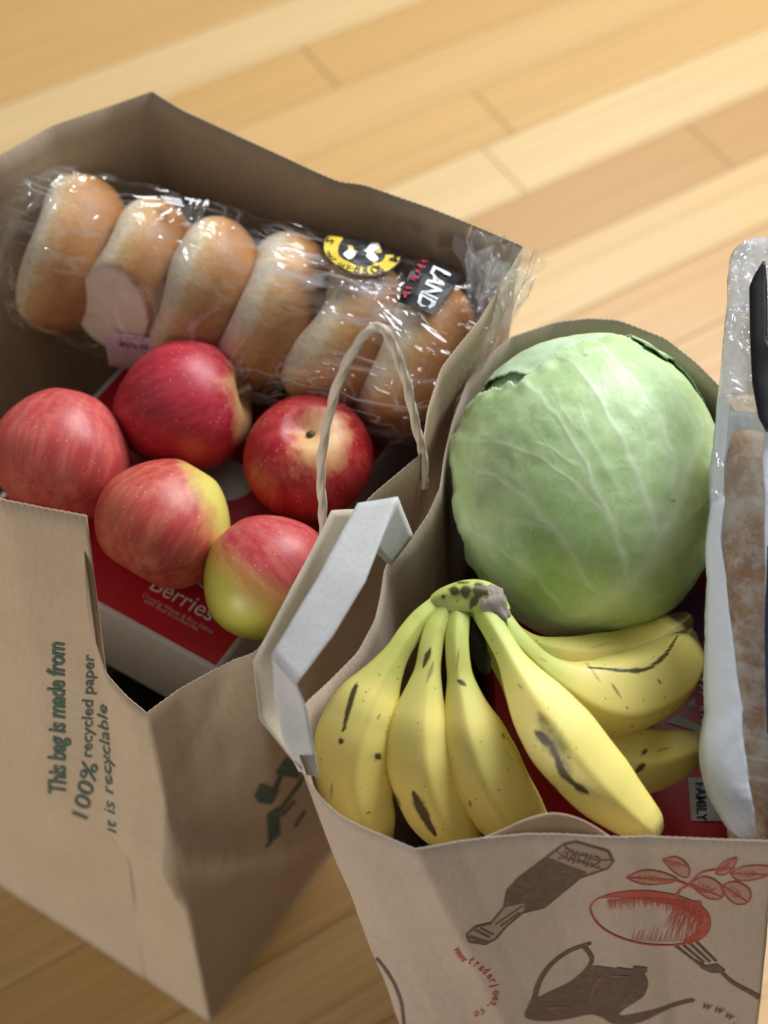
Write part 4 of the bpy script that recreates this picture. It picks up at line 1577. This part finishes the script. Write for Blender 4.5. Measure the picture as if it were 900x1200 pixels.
n = N('white_sleeve_paper')
tl_ = n.node('BsdfTranslucent')
tl_.inputs[0].default_value = (.80, .84, .90, 1)
tp_ = n.node('BsdfTransparent')
n.set((.80, .83, .88), .38, n.bump(n.noise(26, detail=5, dist=.9), .55, .004), Specular_IOR_Level=.4)
m1_, m2_ = n.node('MixShader'), n.node('MixShader')
m1_.inputs[0].default_value, m2_.inputs[0].default_value = .38, .12
n.ln(n.b.outputs[0], m1_.inputs[1])
n.ln(tl_.outputs[0], m1_.inputs[2])
n.ln(m1_.outputs[0], m2_.inputs[1])
n.ln(tp_.outputs[0], m2_.inputs[2])
n.ln(m2_.outputs[0], n.out.inputs[0])
M['sleeve_paper'] = n.m
SL = [(283, 872, 930, .590, .010), (292, 860, 938, .589, .016), (310, 854, 940, .585, .018), (350, 851, 940, .577, .019), (420, 846, 940, .564, .022), (480, 839, 940, .551, .030), (560, 832, 942, .536, .038),
      (650, 828, 944, .518, .041), (740, 826, 945, .499, .042), (820, 824, 946, .483, .042), (890, 820, 946, .470, .040), (930, 828, 946, .463, .036), (955, 842, 946, .460, .028), (972, 856, 946, .458, .018), (982, 870, 946, .456, .006)]
WIN = [(283, .45, .62), (480, .12, .50), (560, .10, .48), (640, .10, .50), (700, .15, .50), (800, .25, .52), (900, .36, .57), (955, .34, .50), (985, .30, .50)]
st4 = catmull([Vector((x0, x1, z)) for y, x0, x1, z, h in SL], 9)
sty = catmull([Vector((y, h, 0)) for y, x0, x1, z, h in SL], 9)
ncw = 64
sv = []
for i, (q, yh) in enumerate(zip(st4, sty)):
    py, hh = yh.x, yh.y
    a, b = P(q.x + 3.5 * noise.noise(Vector((py * .021, 2, 0))) + 1.6 * noise.noise(Vector((py * .07, 5, 0))), py, q.z), P(q.y, py, q.z)
    ul = np.interp(py, [w[0] for w in WIN], [w[1] for w in WIN])
    ur = np.interp(py, [w[0] for w in WIN], [w[2] for w in WIN])
    upn = Vector((0, -.35, .94))
    for k in range(ncw):
        if k <= 32:                        # top, left to right; columns 10 and 22 follow the window edges
            f = np.interp(k, [0, 10, 22, 32], [0, ul, ur, 1])
            sgn = 1
        else:
            f = 1 - (k - 32) / 32
            sgn = -1
        prof = math.sqrt(max(0, 1 - (2 * f - 1) ** 2))
        p = a.lerp(b, f) + upn * (sgn * hh * .5 * prof)
        cr = abs(noise.noise(Vector((f * 5, py * .022, sgn)))) + .5 * abs(noise.noise(Vector((f * 11, py * .05, sgn + 5))))
        amp = .0042 if py < 500 or py > 925 else .0018
        p = p + upn * (amp * (.5 - cr))
        sv.append(p)
sfaces = grid_faces(len(st4), ncw, True)
sl_tree = bvh(sv, sfaces)
sleeve = thing('bread_sleeve', 'long white and clear plastic sleeve with bread standing at the right edge', 'bread sleeve', P(885, 700, .47))


def sub(name, test, mat):
    keep = []
    for r in range(len(st4) - 1):
        for k in range(ncw):
            if test(sty[r].x, k):
                keep.append(sfaces[r * ncw + k])
    used = sorted({i for q in keep for i in q})
    mp = {i: k for k, i in enumerate(used)}
    return add(name, [sv[i] for i in used], [tuple(mp[i] for i in q) for q in keep], mat, sleeve, solid=.0003)


Y0 = 470
sub('clear_window', lambda y, k: y > Y0 and 10 <= k < 22, M['window'])
sub('white_band', lambda y, k: y > Y0 + 110 and k < 10, M['sleeve_paper'])
sub('white_band', lambda y, k: y > Y0 + 0 and 22 <= k < 32, M['sleeve_paper'])
sub('back_sheet', lambda y, k: y > Y0 and k >= 32, M['sleeve_paper'])
sub('milky_edge', lambda y, k: Y0 < y <= Y0 + 110 and k < 10, M['milky'])
sub('folded_neck', lambda y, k: y <= Y0, M['milky'])
def sleeve_top(py):
    z = np.interp(py, [q[0] for q in SL], [q[3] for q in SL])
    return z + .5 * np.interp(py, [q[0] for q in SL], [q[4] for q in SL]) + .0035


def band(name, left, right, mat):
    """band, a thin sheet lying on the sleeve; left / right: (photo row, photo column)"""
    ys = np.linspace(left[0][0], left[-1][0], 40)
    vs_ = []
    for y in ys:
        x0, x1 = np.interp(y, [q[0] for q in left], [q[1] for q in left]), np.interp(y, [q[0] for q in right], [q[1] for q in right])
        for k in range(5):
            x = x0 + (x1 - x0) * k / 4
            p = P(x, y, sleeve_top(y) - .0012 * (k == 0))
            vs_.append(p + Vector((0, 0, .0012 * noise.noise(p * 45))))
    return add(name, vs_, grid_faces(40, 5), mat, sleeve, solid=.0003)


band('black_band', [(306, 894), (322, 884), (336, 878), (400, 879), (450, 882), (490, 889), (506, 898)], [(306, 897), (330, 899), (400, 900), (420, 915), (506, 915)], M['black'])  # plain black sheet laid over the right of the folded neck
band('printed_navy_band', [(640, 899), (740, 895.5), (860, 899)], [(640, 916), (860, 916)], M['navy'])
